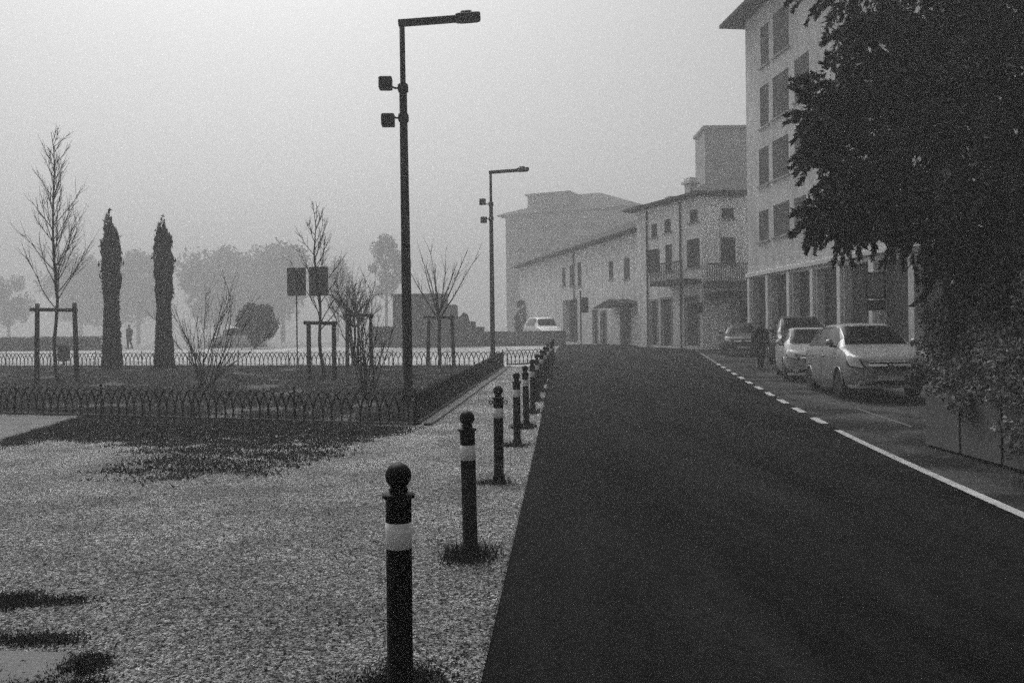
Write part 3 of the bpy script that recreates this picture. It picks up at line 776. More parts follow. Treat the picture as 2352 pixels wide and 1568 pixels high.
# ================================================================== BUILDINGS
class Facade:                                  # local x runs along the front, -y faces the street
    def __init__(s, name, label, p0, p1, H, depth, group=None, cat='building'):
        s.p0, s.p1 = Vector(p0), Vector(p1); s.L = (s.p1 - s.p0).length; s.H = H; s.depth = depth
        s.ang = math.atan2(s.p1.y - s.p0.y, s.p1.x - s.p0.x)
        s.base = min(ground_z(s.p0.y), ground_z(s.p1.y)) - .3
        s.t = thing(name, label, cat, (s.p0.x, s.p0.y, s.base), s.ang, group)
        s.open = []
    def loc(s, x, y):
        a, b = ray(x, y); dx, dy = (s.p1 - s.p0).normalized().xy
        # p0 + k*dir = (a d, d)
        k = (s.p0.x - a * s.p0.y) / (a * dy - dx); d = s.p0.y + k * dy
        return k, EYE + b * d - s.base
    def px(s, kind, x0, yt, x1, yb, **kw):
        k0, z1 = s.loc(x0, yt); k1, z1b = s.loc(x1, yt); _, z0 = s.loc((x0 + x1) / 2, yb)
        s.open.append((kind, max(.05, min(k0, k1)), min(s.L - .05, max(k0, k1)), max(.02, z0), (z1 + z1b) / 2, kw))
    def finish(s, wm):
        xs = sorted({0, s.L} | {o[1] for o in s.open} | {o[2] for o in s.open}); zs = sorted({0, s.H} | {o[3] for o in s.open} | {o[4] for o in s.open})
        b = MB()
        def hole(x, z): return any(o[1] < x < o[2] and o[3] < z < o[4] for o in s.open)
        for i in range(len(xs) - 1):
            for j in range(len(zs) - 1):
                if xs[i + 1] - xs[i] < 1e-5 or zs[j + 1] - zs[j] < 1e-5 or hole((xs[i] + xs[i + 1]) / 2, (zs[j] + zs[j + 1]) / 2): continue
                b.add([(xs[i], 0, zs[j]), (xs[i + 1], 0, zs[j]), (xs[i + 1], 0, zs[j + 1]), (xs[i], 0, zs[j + 1])], [(0, 1, 2, 3)])
        D = s.depth
        b.add([(0, 0, 0), (0, 0, s.H), (0, D, s.H), (0, D, 0), (s.L, 0, 0), (s.L, 0, s.H), (s.L, D, s.H), (s.L, D, 0)],
              [(0, 1, 2, 3), (4, 7, 6, 5), (3, 2, 6, 7), (1, 5, 6, 2)])
        for kind, x0, x1, z0, z1, kw in s.open:
            r = kw.get('deep', .16)
            b.add([(x0, 0, z0), (x1, 0, z0), (x1, 0, z1), (x0, 0, z1), (x0, r, z0), (x1, r, z0), (x1, r, z1), (x0, r, z1)],
                  [(0, 4, 5, 1), (1, 5, 6, 2), (2, 6, 7, 3), (3, 7, 4, 0)])
        b.build('wall', wm, s.t)
        for kind, x0, x1, z0, z1, kw in s.open:
            r = kw.get('deep', .16); w, h = x1 - x0, z1 - z0; xc, zc = (x0 + x1) / 2, (z0 + z1) / 2
            if kind == 'shutter':
                p = MB()
                for q in (-1, 1):
                    p.box((xc + q * w / 4, .04, zc), (w / 2 - .012, .035, h - .03))
                    for k in range(int(h / .09)): p.box((xc + q * w / 4, .018, z0 + .06 + k * .09), (w / 2 - .09, .02, .045), rx=.5)
                o = p.build('window', kw.get('m', 'shutter'), s.t)
                f = MB(); f.box((xc, -.03, z0 - .05), (w + .22, .12, .08)); f.build('sill', 'trim', o)
            elif kind == 'window':
                p = MB(); p.box((xc, r, zc), (w, .02, h)); o = p.build('window', 'glassdark', s.t)
                f = MB()
                for q in (x0 + .03, xc, x1 - .03): f.box((q, r - .03, zc), (.06, .04, h))
                for q in (z0 + .03, z1 - .03): f.box((xc, r - .031, q), (w, .036, .06))
                f.build('frame', 'trim', o)
                f = MB(); f.box((xc, -.03, z0 - .05), (w + .2, .12, .08)); f.build('sill', 'trim', o)
            elif kind == 'door':
                p = MB(); p.box((xc, r, zc), (w, .05, h)); 
                for q in (.2, .5, .8): p.box((xc, r - .03, z0 + h * q), (w * .7, .02, h * .2))
                o = p.build('door', 'door', s.t)
                f = MB()
                for q in (x0 - .05, x1 + .05): f.box((q, -.015, zc), (.1, .05, h))
                f.box((xc, -.015, z1 + .06), (w + .2, .06, .12)); f.build('frame', 'trim', o)
            elif kind == 'garage':
                p = MB(); p.box((xc, r, zc), (w, .04, h))
                for k in range(int(h / .25)): p.box((xc, r - .025, z0 + .12 + k * .25), (w - .06, .02, .2))
                p.build('garage_door', 'garagedoor', s.t)
        return s.t
M['glassdark'] = mat('window_glass', 0.04, 0.07, 2, 0.2, 0, 0, 0, 0.5)
M['garagedoor'] = mat('garage_door', 0.035, 0.06, 1.5, 0.7, 0, 12, 0)
def roof_hip(s, over, rise, m='tile', name='roof', thick=.16):
    L, D, H = s.L, s.depth, s.H; o = over; rd = min(L, D + 2 * o) / 2
    b = MB()
    b.box((L / 2, D / 2, H + thick / 2 + .003), (L + 2 * o, D + 2 * o, thick))
    z = H + thick + .003; x0, x1, y0, y1 = -o, L + o, -o, D + o; ym = (y0 + y1) / 2; k = min((y1 - y0) / 2, (x1 - x0) / 2 - .1)
    b.add([(x0, y0, z), (x1, y0, z), (x1, y1, z), (x0, y1, z), (x0 + k, ym, z + rise), (x1 - k, ym, z + rise)], [(0, 1, 5, 4), (1, 2, 5), (2, 3, 4, 5), (3, 0, 4)])
    return b.build(name, m, s.t)

# --- tall apartment block with garages, right
c0, c1 = V(11.48, 42.2, 0), V(14.8, 15.26, 0)
dr = (c1 - c0).normalized()
C = Facade('apartment_block', 'tall pale apartment block with a row of tall garage doors, behind the big tree', c0, c1, 17.0, 11)
for x0, yt, x1, yb in ((1743, 484, 1765, 553), (1776, 466, 1813, 540), (1824, 452, 1852, 520), (1743, 339, 1765, 424), (1774, 317, 1811, 407), (1824, 290, 1856, 380), (1745, 196, 1765, 290), (1774, 168, 1811, 264), (1824, 128, 1858, 226), (1746, 58, 1765, 150), (1775, 20, 1811, 120)):
    C.px('shutter', x0, yt, x1, yb, m='greyshutter')
gtop = lambda x: 639 - (x - 1728) * .142
for x0, x1 in ((1728, 1760), (1771, 1808), (1821, 1861), (1876, 1923), (1939, 1997)):
    C.px('garage', x0, gtop((x0 + x1) / 2), x1, 800, deep=.35)
for x0, x1 in ((2016, 2085), (2098, 2180), (2194, 2300), (2316, 2450)): C.px('garage', x0, gtop((x0 + x1) / 2), x1, 800, deep=.35)
C.finish('tower')
roof_hip(C, .95, 2.2)
for i, (xp, w) in enumerate(((1723.5, .26), (1765.5, .26), (1814.5, .27), (1868.5, .27), (1931, .28), (2006.5, .36))):
    k, zt = C.loc(xp, gtop(xp) - 3)
    b = MB(); b.box((k, -.06, zt / 2), (w, .117, zt), ch=.02); b.build('pilaster', 'pilaster', C.t)
k, z0 = C.loc(1900, gtop(1900) - 8)
b = MB(); b.box((C.L / 2, -.08, z0 + .12), (C.L, .155, .2), ch=.02); b.build('cornice', 'pilaster', C.t)

# --- old three-storey house with corner, centre right
B0, B1 = V(7.52, 52.0, 0), V(10.15, 46.4, 0)
B = Facade('old_house', 'old pale three-storey house with chimney and closed shutters, left of the apartment block', B0, B1, 8.5, 9)
for x0, yt, x1, yb in ((1485, 573, 1515, 627), (1528, 562, 1543, 621), (1577, 549, 1607, 613), (1496, 514, 1509, 545), (1526, 503, 1541, 534), (1584, 482, 1602, 510)):
    B.px('shutter', x0, yt, x1, yb)
for x0, yt, x1, yb in ((1494, 692, 1509, 792), (1520, 687, 1542, 794), (1574, 683, 1604, 794)):
    B.px('door', x0, yt, x1, yb)
B.finish('stucco')
rf = roof_hip(B, .6, 1.3)
b = MB(); b.box((3.2, 1.6, 9.2), (.5, .5, 1.0)); b.box((3.2, 1.6, 9.78), (.8, .75, .14)); b.box((3.2, 1.6, 9.95), (.6, .55, .2)); b.build('chimney', 'stucco3', rf)
b = MB(); b.box((1.2, 1.6, 9.05), (.5, .45, .5)); b.build('chimney', 'stucco3', rf)
for x in (1489.5, 1566):
    k, z = B.loc(x, 700); b = MB(); b.tube([(k, -.07, .2), (k, -.07, 8.4)], .05, 7); b.build('downpipe', 'shutter', B.t)
k0, z0 = B.loc(1552, 652); k1, _ = B.loc(1611, 652)
b = MB(); b.box(((k0 + k1) / 2 - .3, -.65, z0), (k1 - k0 + .6, 1.3, .26)); bo = b.build('balcony', 'shutter', B.t)
b = MB()
n = int((k1 - k0) / .12)
for i in range(n + 1): b.box((k0 - .6 + (k1 - k0 + .6) * i / n, -1.26, z0 + .57), (.04, .03, .9))
b.box(((k0 + k1) / 2 - .3, -1.26, z0 + 1.05), (k1 - k0 + .6, .07, .07)); b.build('railing', 'shutter', bo)
# its neighbour set square to the view
D0, D1 = V(10.2, 46.9, 0), V(13.4, 46.9, 0)
N = Facade('grey_house', 'greyer three-storey house with a dark shop front, squeezed against the apartment block', D0, D1, 8.6, 8)
for x0, yt, x1, yb in ((1655, 545, 1689, 607), (1657, 478, 1685, 502)): N.px('shutter', x0, yt, x1, yb)
N.px('garage', 1622, 682, 1690, 795, deep=.5); N.px('door', 1697, 690, 1716, 795)
N.finish('stucco3'); roof_hip(N, .55, 1.3)
k0, z0 = N.loc(1612, 655)
b = MB(); b.box((1.5, -.7, z0), (2.9, 1.4, .28)); bo = b.build('balcony', 'shutter', N.t)
b = MB()
for i in range(25): b.box((.08 + i * .118, -1.36, z0 + .57), (.04, .03, .88))
b.box((1.5, -1.36, z0 + 1.04), (2.9, .07, .07)); b.build('railing', 'shutter', bo)
b = MB(); b.add([(.1, -.02, z0 - .35), (2.9, -.02, z0 - .35), (2.9, -1.5, z0 - .85), (.1, -1.5, z0 - .85), (.1, -.02, z0 - .40), (2.9, -.02, z0 - .40), (2.9, -1.5, z0 - .9), (.1, -1.5, z0 - .9)], [(0, 1, 2, 3), (7, 6, 5, 4), (3, 2, 6, 7), (0, 3, 7, 4), (1, 5, 6, 2)]); b.build('awning', 'shutter', N.t)

# --- long two-storey house, further left
A0, A1 = V(0.75, 79.5, 0), V(7.75, 53.6, 0)
A = Facade('long_house', 'long two-storey house with a dark tiled roof and low porch, behind the bollard row', A0, A1, 7.3, 10)
for x0, yt, x1, yb in ((1291, 614, 1299, 657), (1308, 609, 1316, 654), (1326, 603, 1335, 656), (1398, 600, 1408, 640), (1433, 592, 1446, 640)): A.px('shutter', x0, yt, x1, yb)
A.px('garage', 1293, 688, 1326, 785, deep=.6); A.px('door', 1362, 712, 1372, 792); A.px('door', 1380, 716, 1392, 792); A.px('door', 1426, 710, 1448, 795)
A.finish('stucco3'); roof_hip(A, .6, 2.3)
k0, z0 = A.loc(1410, 704); k1, _ = A.loc(1478, 704); km = (k0 + k1) / 2
b = MB(); b.add([(k0, 0, z0), (k1, 0, z0), (k1, -1.3, z0 - .0), (k0, -1.3, z0), (km, 0, z0 + .38), (km, -1.3, z0 + .38)], [(0, 3, 2, 1), (0, 4, 5, 3), (1, 2, 5, 4), (3, 5, 2)])
b.add([(k0 - .15, -1.36, z0 - .1), (k1 + .15, -1.36, z0 - .1), (k1 + .15, 0, z0 - .1), (k0 - .15, 0, z0 - .1), (k0 - .15, -1.36, z0 - .003), (k1 + .15, -1.36, z0 - .003), (k1 + .15, 0, z0 - .003), (k0 - .15, 0, z0 - .003)], [(0, 1, 5, 4), (3, 2, 1, 0), (4, 5, 6, 7), (1, 2, 6, 5), (0, 4, 7, 3)])
b.build('porch_roof', 'tile', A.t)
k, z = A.loc(1320, 660); b = MB(); b.tube([(k, -.07, .3), (k, -.07, 7.2)], .05, 6); b.build('downpipe', 'shutter', A.t)
# --- big building behind, and the block above the roofs
G0, G1 = V(-0.8, 139.0, 0), V(19.0, 130.0, 0)
G = Facade('big_building', 'large misty hip-roofed building rising behind the long house', G0, G1, 20.0, 18)
for r_ in range(3):
    for k in range(5): G.open.append(('window', 2.1 + k * 3.9, 3.6 + k * 3.9, 10.0 + r_ * 3.2, 11.7 + r_ * 3.2, {}))
G.finish('stucco2')
for r_ in range(3):
    for k in range(2):
        b = MB(); xk = 5.9 + k * 7.8; zk = 9.7 + r_ * 3.2
        b.box((xk, -.6, zk), (5.2, 1.2, .2)); b.box((xk, -1.16, zk + .55), (5.2, .08, .9)); b.build('balcony', 'stucco2', G.t)
b = MB(); b.box((6.5, 5, 21.6), (7, 6, 3.6)); b.box((6.5, 5, 23.5), (7.6, 6.6, .25)); b.build('penthouse', 'stucco2', G.t); roof_hip(G, 1.0, 4.0)
E0, E1 = at(1622, 600, 70), at(1790, 600, 70)
E = Facade('flat_roofed_block', 'plain misty flat-roofed block standing above the roofs of the old houses', (E0.x, 70, 0), (E1.x, 70, 0), 17.3, 3.6)
for r_ in range(2): E.open.append(('window', 4.6, 5.6, 11.0 + 3 * r_, 12.4 + 3 * r_, {}))
E.finish('block')
b = MB(); b.box((E.L / 2, 1.8, 17.4), (E.L + .3, 4.0, .22)); b.build('roof', 'stucco2', E.t)

# hanging shop sign, street post, notice board
p = foot(1338, 58.0); t = thing('hanging_sign', 'dark box sign hung on a post before the long house', 'sign', p)
b = MB(); b.tube([(-.1, 0, 0), (-.1, 0, 3.6)], .05, 8); b.build('post', 'pole', t)
zt, zb = at(1338, 683, 58).z - p.z, at(1338, 718, 58).z - p.z
b = MB(); b.box((.17, 0, (zt + zb) / 2), (.5, .2, zt - zb), ch=.02); b.build('sign_box', 'sign', t)
p = foot(1605, 43.0); t = thing('street_post', 'slim pale post with a small plate at the far end of the parking strip', 'post', p)
b = MB(); b.tube([(0, 0, 0), (0, 0, 2.5)], .035, 8); b.build('post', 'trim', t)
b = MB(); b.box((.0, -.05, 2.2), (.42, .03, .55), ch=.008); b.build('plate', 'sign', t)
p = foot(2008, 25.5); t = thing('notice_board', 'tall framed notice board on a pale post, between the cars and the tree', 'notice board', p)
b = MB(); b.tube([(0, 0, 0), (0, 0, 2.0)], .06, 8); b.build('post', 'pilaster', t)
zt, zb = at(2010, 628, 25.5).z - p.z, at(2010, 684, 25.5).z - p.z
b = MB(); b.box((.02, -.08, (zt + zb) / 2), (.46, .04, zt - zb - .06)); b.build('board', 'wall', t)
b = MB()
for q in (-.25, .29): b.box((q, -.08, (zt + zb) / 2), (.06, .07, zt - zb))
for q in (zt, zb): b.box((.02, -.081, q), (.6, .068, .06))
b.box((.02, -.07, zb - .22), (.56, .1, .3)); b.build('frame', 'iron', t)

# ================================================================== CARS
def cr(p0, p1, p2, p3, t):
    return 0.5 * ((2 * p1) + (-p0 + p2) * t + (2 * p0 - 5 * p1 + 4 * p2 - p3) * t * t + (-p0 + 3 * p1 - 3 * p2 + p3) * t ** 3)
class CarShape:
    def __init__(s, L, W, st):
        s.L, s.W = L, W; s.st = st     # stations: y, zlow, zbelt, ztop, halfwidth factor, roof half width factor
    def par(s, y):
        st = s.st; ys = [a[0] for a in st]; y = min(max(y, ys[0]), ys[-1])
        i = max(0, min(len(st) - 2, next((k for k in range(len(st) - 1) if y <= ys[k + 1]), len(st) - 2)))
        t = (y - ys[i]) / (ys[i + 1] - ys[i]); t2 = t
        return [a + (b - a) * t2 for a, b in zip(st[i][1:], st[i + 1][1:])]
    def sec(s, y):
        zl, zb, zt, wf, rf = s.par(y); w = s.W / 2 * wf; r = s.W / 2 * rf; cab = zt - zb
        return [V(w * .90, y, zl), V(w * .985, y, zl + .22 * (zb - zl)), V(w, y, zl + .62 * (zb - zl)), V(w * .965, y, zb),
                V(r + (w * .95 - r) * .25, y, zb + cab * .72), V(r * .86, y, zb + cab * .955), V(r * .45, y, zt - .004), V(0, y, zt)]
    def S(s, y, v, side=1):
        c = s.sec(y); v = min(max(v, 0), 6.9999); i = int(v); t = v - i
        g = lambda k: c[max(0, min(7, k))] if k < 8 else V(-c[14 - k].x, y, c[14 - k].z)
        p = cr(g(i - 1), g(i), g(i + 1), g(i + 2), t)
        return V(p.x * side, y, p.z)
    def patch(s, mb, y0, y1, v0, v1, side=1, off=.008, ny=10, nv=6, fy0=None, fy1=None):
        g = []
        for j in range(nv + 1):
            v = v0 + (v1 - v0) * j / nv
            a = fy0(v) if fy0 else y0; b = fy1(v) if fy1 else y1
            for i in range(ny + 1):
                y = a + (b - a) * i / ny
                p = s.S(y, v, side); du = s.S(y + .01, v, side) - s.S(y - .01, v, side); dv = s.S(y, v + .02, side) - s.S(y, v - .02, side)
                n = du.cross(dv); n = n.normalized() if n.length > 1e-9 else V(0, 0, 1)
                ctr = V(0, y, .6)
                if n.dot(p - ctr) < 0: n = -n
                g.append(p + n * off)
        w = ny + 1
        mb.add(g, [(j * w + i, j * w + i + 1, (j + 1) * w + i + 1, (j + 1) * w + i) for j in range(nv) for i in range(ny)])
def make_car(label, paint, shape, wheels, wr, y_ws, y_side, glass='glass', rear=False, sideglass='sideglass', group='cars parked along the strip', name='parked_car'):
    t = thing(name, label, 'car', group=group); s = shape; L = s.L
    ys = [L * k / 90 - L / 2 for k in range(91)]; NV = 30
    b = MB(); cols = 2 * NV + 1
    for y in ys:
        for j in range(-NV, NV + 1):
            v = 7 * (1 - abs(j) / NV); b.v.append(s.S(y, v, 1 if j >= 0 else -1))
    for i in range(90):
        for j in range(2 * NV):
            ids = (i * cols + j, i * cols + j + 1, (i + 1) * cols + j + 1, (i + 1) * cols + j)
            c = sum((Vector(b.v[k]) for k in ids), V(0, 0, 0)) / 4
            if any((c.y - wy) ** 2 + (c.z - wr) ** 2 < (wr + .045) ** 2 for wy in wheels) and abs(c.x) > s.W * .3 and c.z < wr * 2.2: continue
            b.f.append(ids)
    b.f.append(tuple(range(cols))); b.f.append(tuple(90 * cols + k for k in range(cols - 1, -1, -1)))
    body = b.build('body', paint, t, True)
    b = MB(); b.box((0, 0, .40), (s.W * .72, L * .92, .34)); b.build('underbody', 'rubber', t)
    for wy in wheels:
        for sd in (-1, 1):
            w = MB(); x = sd * (s.W / 2 - .12)
            w.lathe([(wr * .62, -.10), (wr * .93, -.10), (wr, -.07), (wr, .07), (wr * .93, .10), (wr * .62, .10)], 26, (x, wy, wr), 'X'); wh = w.build('wheel', 'rubber', t, True)
            rm = MB(); rm.lathe([(wr * .63, .06), (wr * .6, .088), (wr * .5, .07), (wr * .2, .08), (.001, .085)] if sd > 0 else [(wr * .63, -.06), (wr * .6, -.088), (wr * .5, -.07), (wr * .2, -.08), (.001, -.085)], 20, (x, wy, wr), 'X'); rm.build('rim', 'rim', wh, True)
            ar = MB(); ar.tube([(sd * (s.S(wy, 1.2).x + .006), wy + (wr + .05) * math.cos(a), wr + (wr + .05) * math.sin(a)) for a in [R(-8 + 196 * k / 16) for k in range(17)]], .016, 6); ar.build('wheel_arch', paint, t, True)
    g = MB(); s.patch(g, y_ws[0], y_ws[1], 4.75, 7, 1, .006, 10, 8); s.patch(g, y_ws[0], y_ws[1], 4.75, 7, -1, .006, 10, 8); g.build('windscreen', glass, t, True)
    if rear:
        g = MB()
        for sd in (1, -1): s.patch(g, rear[0], rear[1], 4.6, 7, sd, .006)
        g.build('rear_window', glass, t, True)
    for sd in (1, -1):
        for a, c in y_side:
            g = MB(); s.patch(g, a, c, 3.22, 4.55, sd, .007, 10, 6); g.build('side_window', sideglass, t, True)
        for yy in [y_side[0][0] + .06] + [a[1] + .03 for a in y_side]:
            pass
    return t
def car_front(t, s, paint, zgr, kind='mpv'):
    y0 = -s.L / 2
    for sd in (1, -1):
        g = MB(); s.patch(g, y0 + .02, y0 + .46, 2.25, 3.6, sd, .009, 8, 6, fy0=lambda v: y0 + .02 + (v - 2.25) * .06, fy1=lambda v: y0 + .25 + (v - 2.25) * .22); g.build('headlight_surround', 'rubber', t, True)
        g = MB(); s.patch(g, y0 + .04, y0 + .42, 2.35, 3.5, sd, .016, 8, 6, fy0=lambda v: y0 + .05 + (v - 2.35) * .06, fy1=lambda v: y0 + .22 + (v - 2.35) * .22); g.build('headlight', 'lamp', t, True)
        m = MB(); ya = y0 + 1.22; p = s.S(ya, 3.25, sd); m.lathe([(.02, -.06), (.085, -.05), (.095, 0), (.07, .06), (.02, .075)], 12, (p.x + sd * .12, ya - .02, p.z + .10)); mo = m.build('mirror', paint, t, True)
        m = MB(); m.box((p.x + sd * .04, ya, p.z + .02), (.14, .06, .04), ch=.008); m.build('bracket', 'rubber', mo)
        for yy in (y0 + 2.05, y0 + 3.0):
            q = s.S(yy, 2.6, sd); h = MB(); h.box((q.x + sd * .012, yy, q.z), (.03, .2, .03), ch=.006); h.build('door_handle', paint, t)
        d = MB()
        for yy in (y0 + 1.22, y0 + 2.18, y0 + 3.12): s.patch(d, yy, yy + .014, .5, 3.1, sd, .002, 1, 8)
        d.build('door_seam', 'rubber', t)
    f = y0; W2 = s.W / 2
    yc = lambda x: f + .30 * (abs(x) / (W2 * .945)) ** 2.7
    def bar(x0, x1, z0, z1, off, mname, pname, par, top=0.0, n=14):     # a strip that follows the rounded nose
        b = MB()
        for k in range(n + 1):
            x = x0 + (x1 - x0) * k / n; y = yc(x)
            b.v += [(x, y + .06, z0), (x, y - off, z0), (x, y - off + top, z1), (x, y + .06, z1)]
        for k in range(n):
            for j in range(4): b.f.append((k * 4 + j, k * 4 + (j + 1) % 4, k * 4 + 4 + (j + 1) % 4, k * 4 + 4 + j))
        b.f += [(3, 2, 1, 0), (n * 4, n * 4 + 1, n * 4 + 2, n * 4 + 3)]
        return b.build(pname, mname, par)
    gr = bar(-.46, .46, zgr - .06, zgr + .06, .02, 'rubber', 'grille', t)
    bar(-.42, -.06, zgr - .022, zgr + .046, .055, 'chrome', 'chrome_bar', gr, .05); bar(.06, .42, zgr - .022, zgr + .046, .055, 'chrome', 'chrome_bar', gr, .05)
    b = MB(); b.lathe([(.001, -.02), (.042, -.02), (.046, 0), (.001, .02)], 14, (0, f - .06, zgr + .01)); b.build('badge', 'rim', gr)
    bar(-W2 * .93, W2 * .93, zgr - .21, zgr - .10, .045, paint, 'bumper', t, .05, 22)
    bar(-W2 * .90, W2 * .90, zgr - .33, zgr - .205, .025, paint, 'bumper', t, 0, 22)
    bar(-.66, .66, zgr - .42, zgr - .325, .005, 'rubber', 'air_intake', t, 0, 20)
    bar(-W2 * .90, W2 * .90, zgr - .48, zgr - .415, .035, paint, 'bumper', t, .03, 22)
    b = MB(); b.box((0.0, f - .06, zgr - .27), (.52, .014, .11), rx=-.25, ch=.004); b.build('number_plate', 'plate', t)
    for sd in (-1, 1):
        b = MB(); b.box((sd * .55, yc(.55) - .03, zgr - .37), (.14, .05, .07), ch=.01); b.build('fog_light', 'lamp', t)
        b = MB(); b.tube([(sd * .06, f + .98, s.S(f + .98, 6.8).z + .03), (sd * .55, f + .95, s.S(f + .95, 5.5).z + .03)], .012, 5); b.build('wiper', 'rubber', t)
h2 = 4.05 / 2
def nose(h, W, zl, zb, zt):                       # rounded front stations: distance from the nose, width share
    return [(-h + a, zl + .14 * (1 - q), zb - .20 * (1 - q), zt - .22 * (1 - q), f_, f_ * .86) for a, f_, q in ((0, .40, 0), (.02, .50, .14), (.05, .60, .3), (.10, .72, .5), (.18, .85, .72), (.30, .945, .95))]
MPV = CarShape(4.05, 1.69, nose(h2, 1.69, .21, .87, .95) + [(-h2 + .62, .21, .955, 1.055, .985, .86), (-h2 + .86, .21, 1.0, 1.125, 1.0, .84),
    (-h2 + 1.18, .21, 1.02, 1.37, 1.0, .77), (-h2 + 1.48, .21, 1.03, 1.56, 1.0, .735), (-h2 + 1.9, .21, 1.035, 1.64, 1.0, .715), (-h2 + 2.8, .21, 1.05, 1.65, 1.0, .705), (-h2 + 3.55, .22, 1.07, 1.59, .985, .68),
    (-h2 + 3.86, .23, 1.07, 1.36, .965, .70), (-h2 + 3.99, .26, 1.02, 1.12, .93, .76), (h2, .32, .9, .97, .86, .76)])
side_m = ((-h2 + 1.12, -h2 + 2.08), (-h2 + 2.17, -h2 + 3.02), (-h2 + 3.10, -h2 + 3.62))
def place_car(o, x, y, yaw): o.location = (x, y, ground_z(y) + .01); o.rotation_euler = (R(-1.2) if y > 15 else 0, 0, yaw)
YAW = -math.atan(.13)
c1 = make_car('silver compact people carrier with chrome grille bar, nearest of the parked cars', 'silver', MPV, (-h2 + .82, -h2 + 3.42), .31, (-h2 + .90, -h2 + 1.5), side_m)
car_front(c1, MPV, 'silver', .70)
place_car(c1, 8.05, 20.1, -math.atan(.10))
h3 = 3.9 / 2
HATCH = CarShape(3.9, 1.66, nose(h3, 1.66, .2, .77, .84) + [(-h3 + .85, .2, .85, .94, .985, .84), (-h3 + 1.08, .2, .88, .99, 1.0, .80),
    (-h3 + 1.45, .2, .90, 1.24, 1.0, .72), (-h3 + 1.8, .2, .91, 1.42, 1.0, .66), (-h3 + 2.2, .2, .92, 1.48, 1.0, .66), (-h3 + 2.8, .2, .94, 1.47, 1.0, .65), (-h3 + 3.3, .21, .96, 1.40, .985, .63),
    (-h3 + 3.6, .22, .97, 1.22, .965, .66), (-h3 + 3.83, .25, .93, 1.02, .92, .74), (h3, .32, .80, .86, .86, .74)])
side_h = ((-h3 + 1.38, -h3 + 2.2), (-h3 + 2.3, -h3 + 3.15))
c2 = make_car('pale hatchback with dark mirror tucked close behind the silver people carrier', 'pearl', HATCH, (-h3 + .78, -h3 + 3.25), .29, (-h3 + 1.12, -h3 + 1.78), side_h)
car_front(c2, HATCH, 'pearl', .60)
place_car(c2, 8.67, 25.45, -math.atan(.22))
SUV = CarShape(4.3, 1.78, [(a[0] * 4.3 / 4.05, a[1] + .08, a[2] * 1.08, a[3] * 1.085, a[4], a[5]) for a in MPV.st]); k = 4.3 / 4.05
c3 = make_car('dark tall car with black roof and windscreen, behind the pale hatchback', 'black', SUV, (-h2 * k + .85, -h2 * k + 3.5), .33, ((-h2 + .90) * k, (-h2 + 1.5) * k), tuple((a * k, c * k) for a, c in side_m))
car_front(c3, SUV, 'black', .74)
place_car(c3, 10.15, 31.0, -math.atan(.20))
c4 = make_car('mid grey small car farthest along the parking strip, beside the walking person', 'midgrey', HATCH, (-h3 + .78, -h3 + 3.25), .29, (-h3 + 1.12, -h3 + 1.78), side_h)
car_front(c4, HATCH, 'midgrey', .60)
place_car(c4, 10.42, 39.8, -math.atan(.18))
# white van half hidden by the low wall, pale car by the round bush
h5 = 4.4 / 2
VAN = CarShape(4.4, 1.78, [(-h5, .3, .7, .8, .85, .76), (-h5 + .4, .24, .92, 1.0, .95, .84), (-h5 + .9, .22, 1.0, 1.1, 1, .8), (-h5 + 1.5, .22, 1.05, 1.62, 1, .72), (-h5 + 1.9, .22, 1.06, 1.78, 1, .72), (-h5 + 3.9, .24, 1.08, 1.78, 1, .72), (-h5 + 4.3, .26, 1.08, 1.6, .98, .74), (h5, .34, .98, 1.08, .92, .78)])
v = make_car('white van half hidden behind the long low wall', 'white', VAN, (-h5 + .85, -h5 + 3.5), .31, (-h5 + .98, -h5 + 1.55), ((-h5 + 1.5, -h5 + 2.3), (-h5 + 2.4, -h5 + 3.6)), group='pale vehicles across the park', name='parked_van')
v['category'] = 'van'
p = foot(1247, 61.5); v.location = (p.x, p.y, p.z + .12); v.rotation_euler = (0, 0, R(14))
w = dup(v, foot(545, 64), R(-80), 'pale vehicle half hidden by the dark round bush')
w['category'] = 'car'; w.location.z -= .3

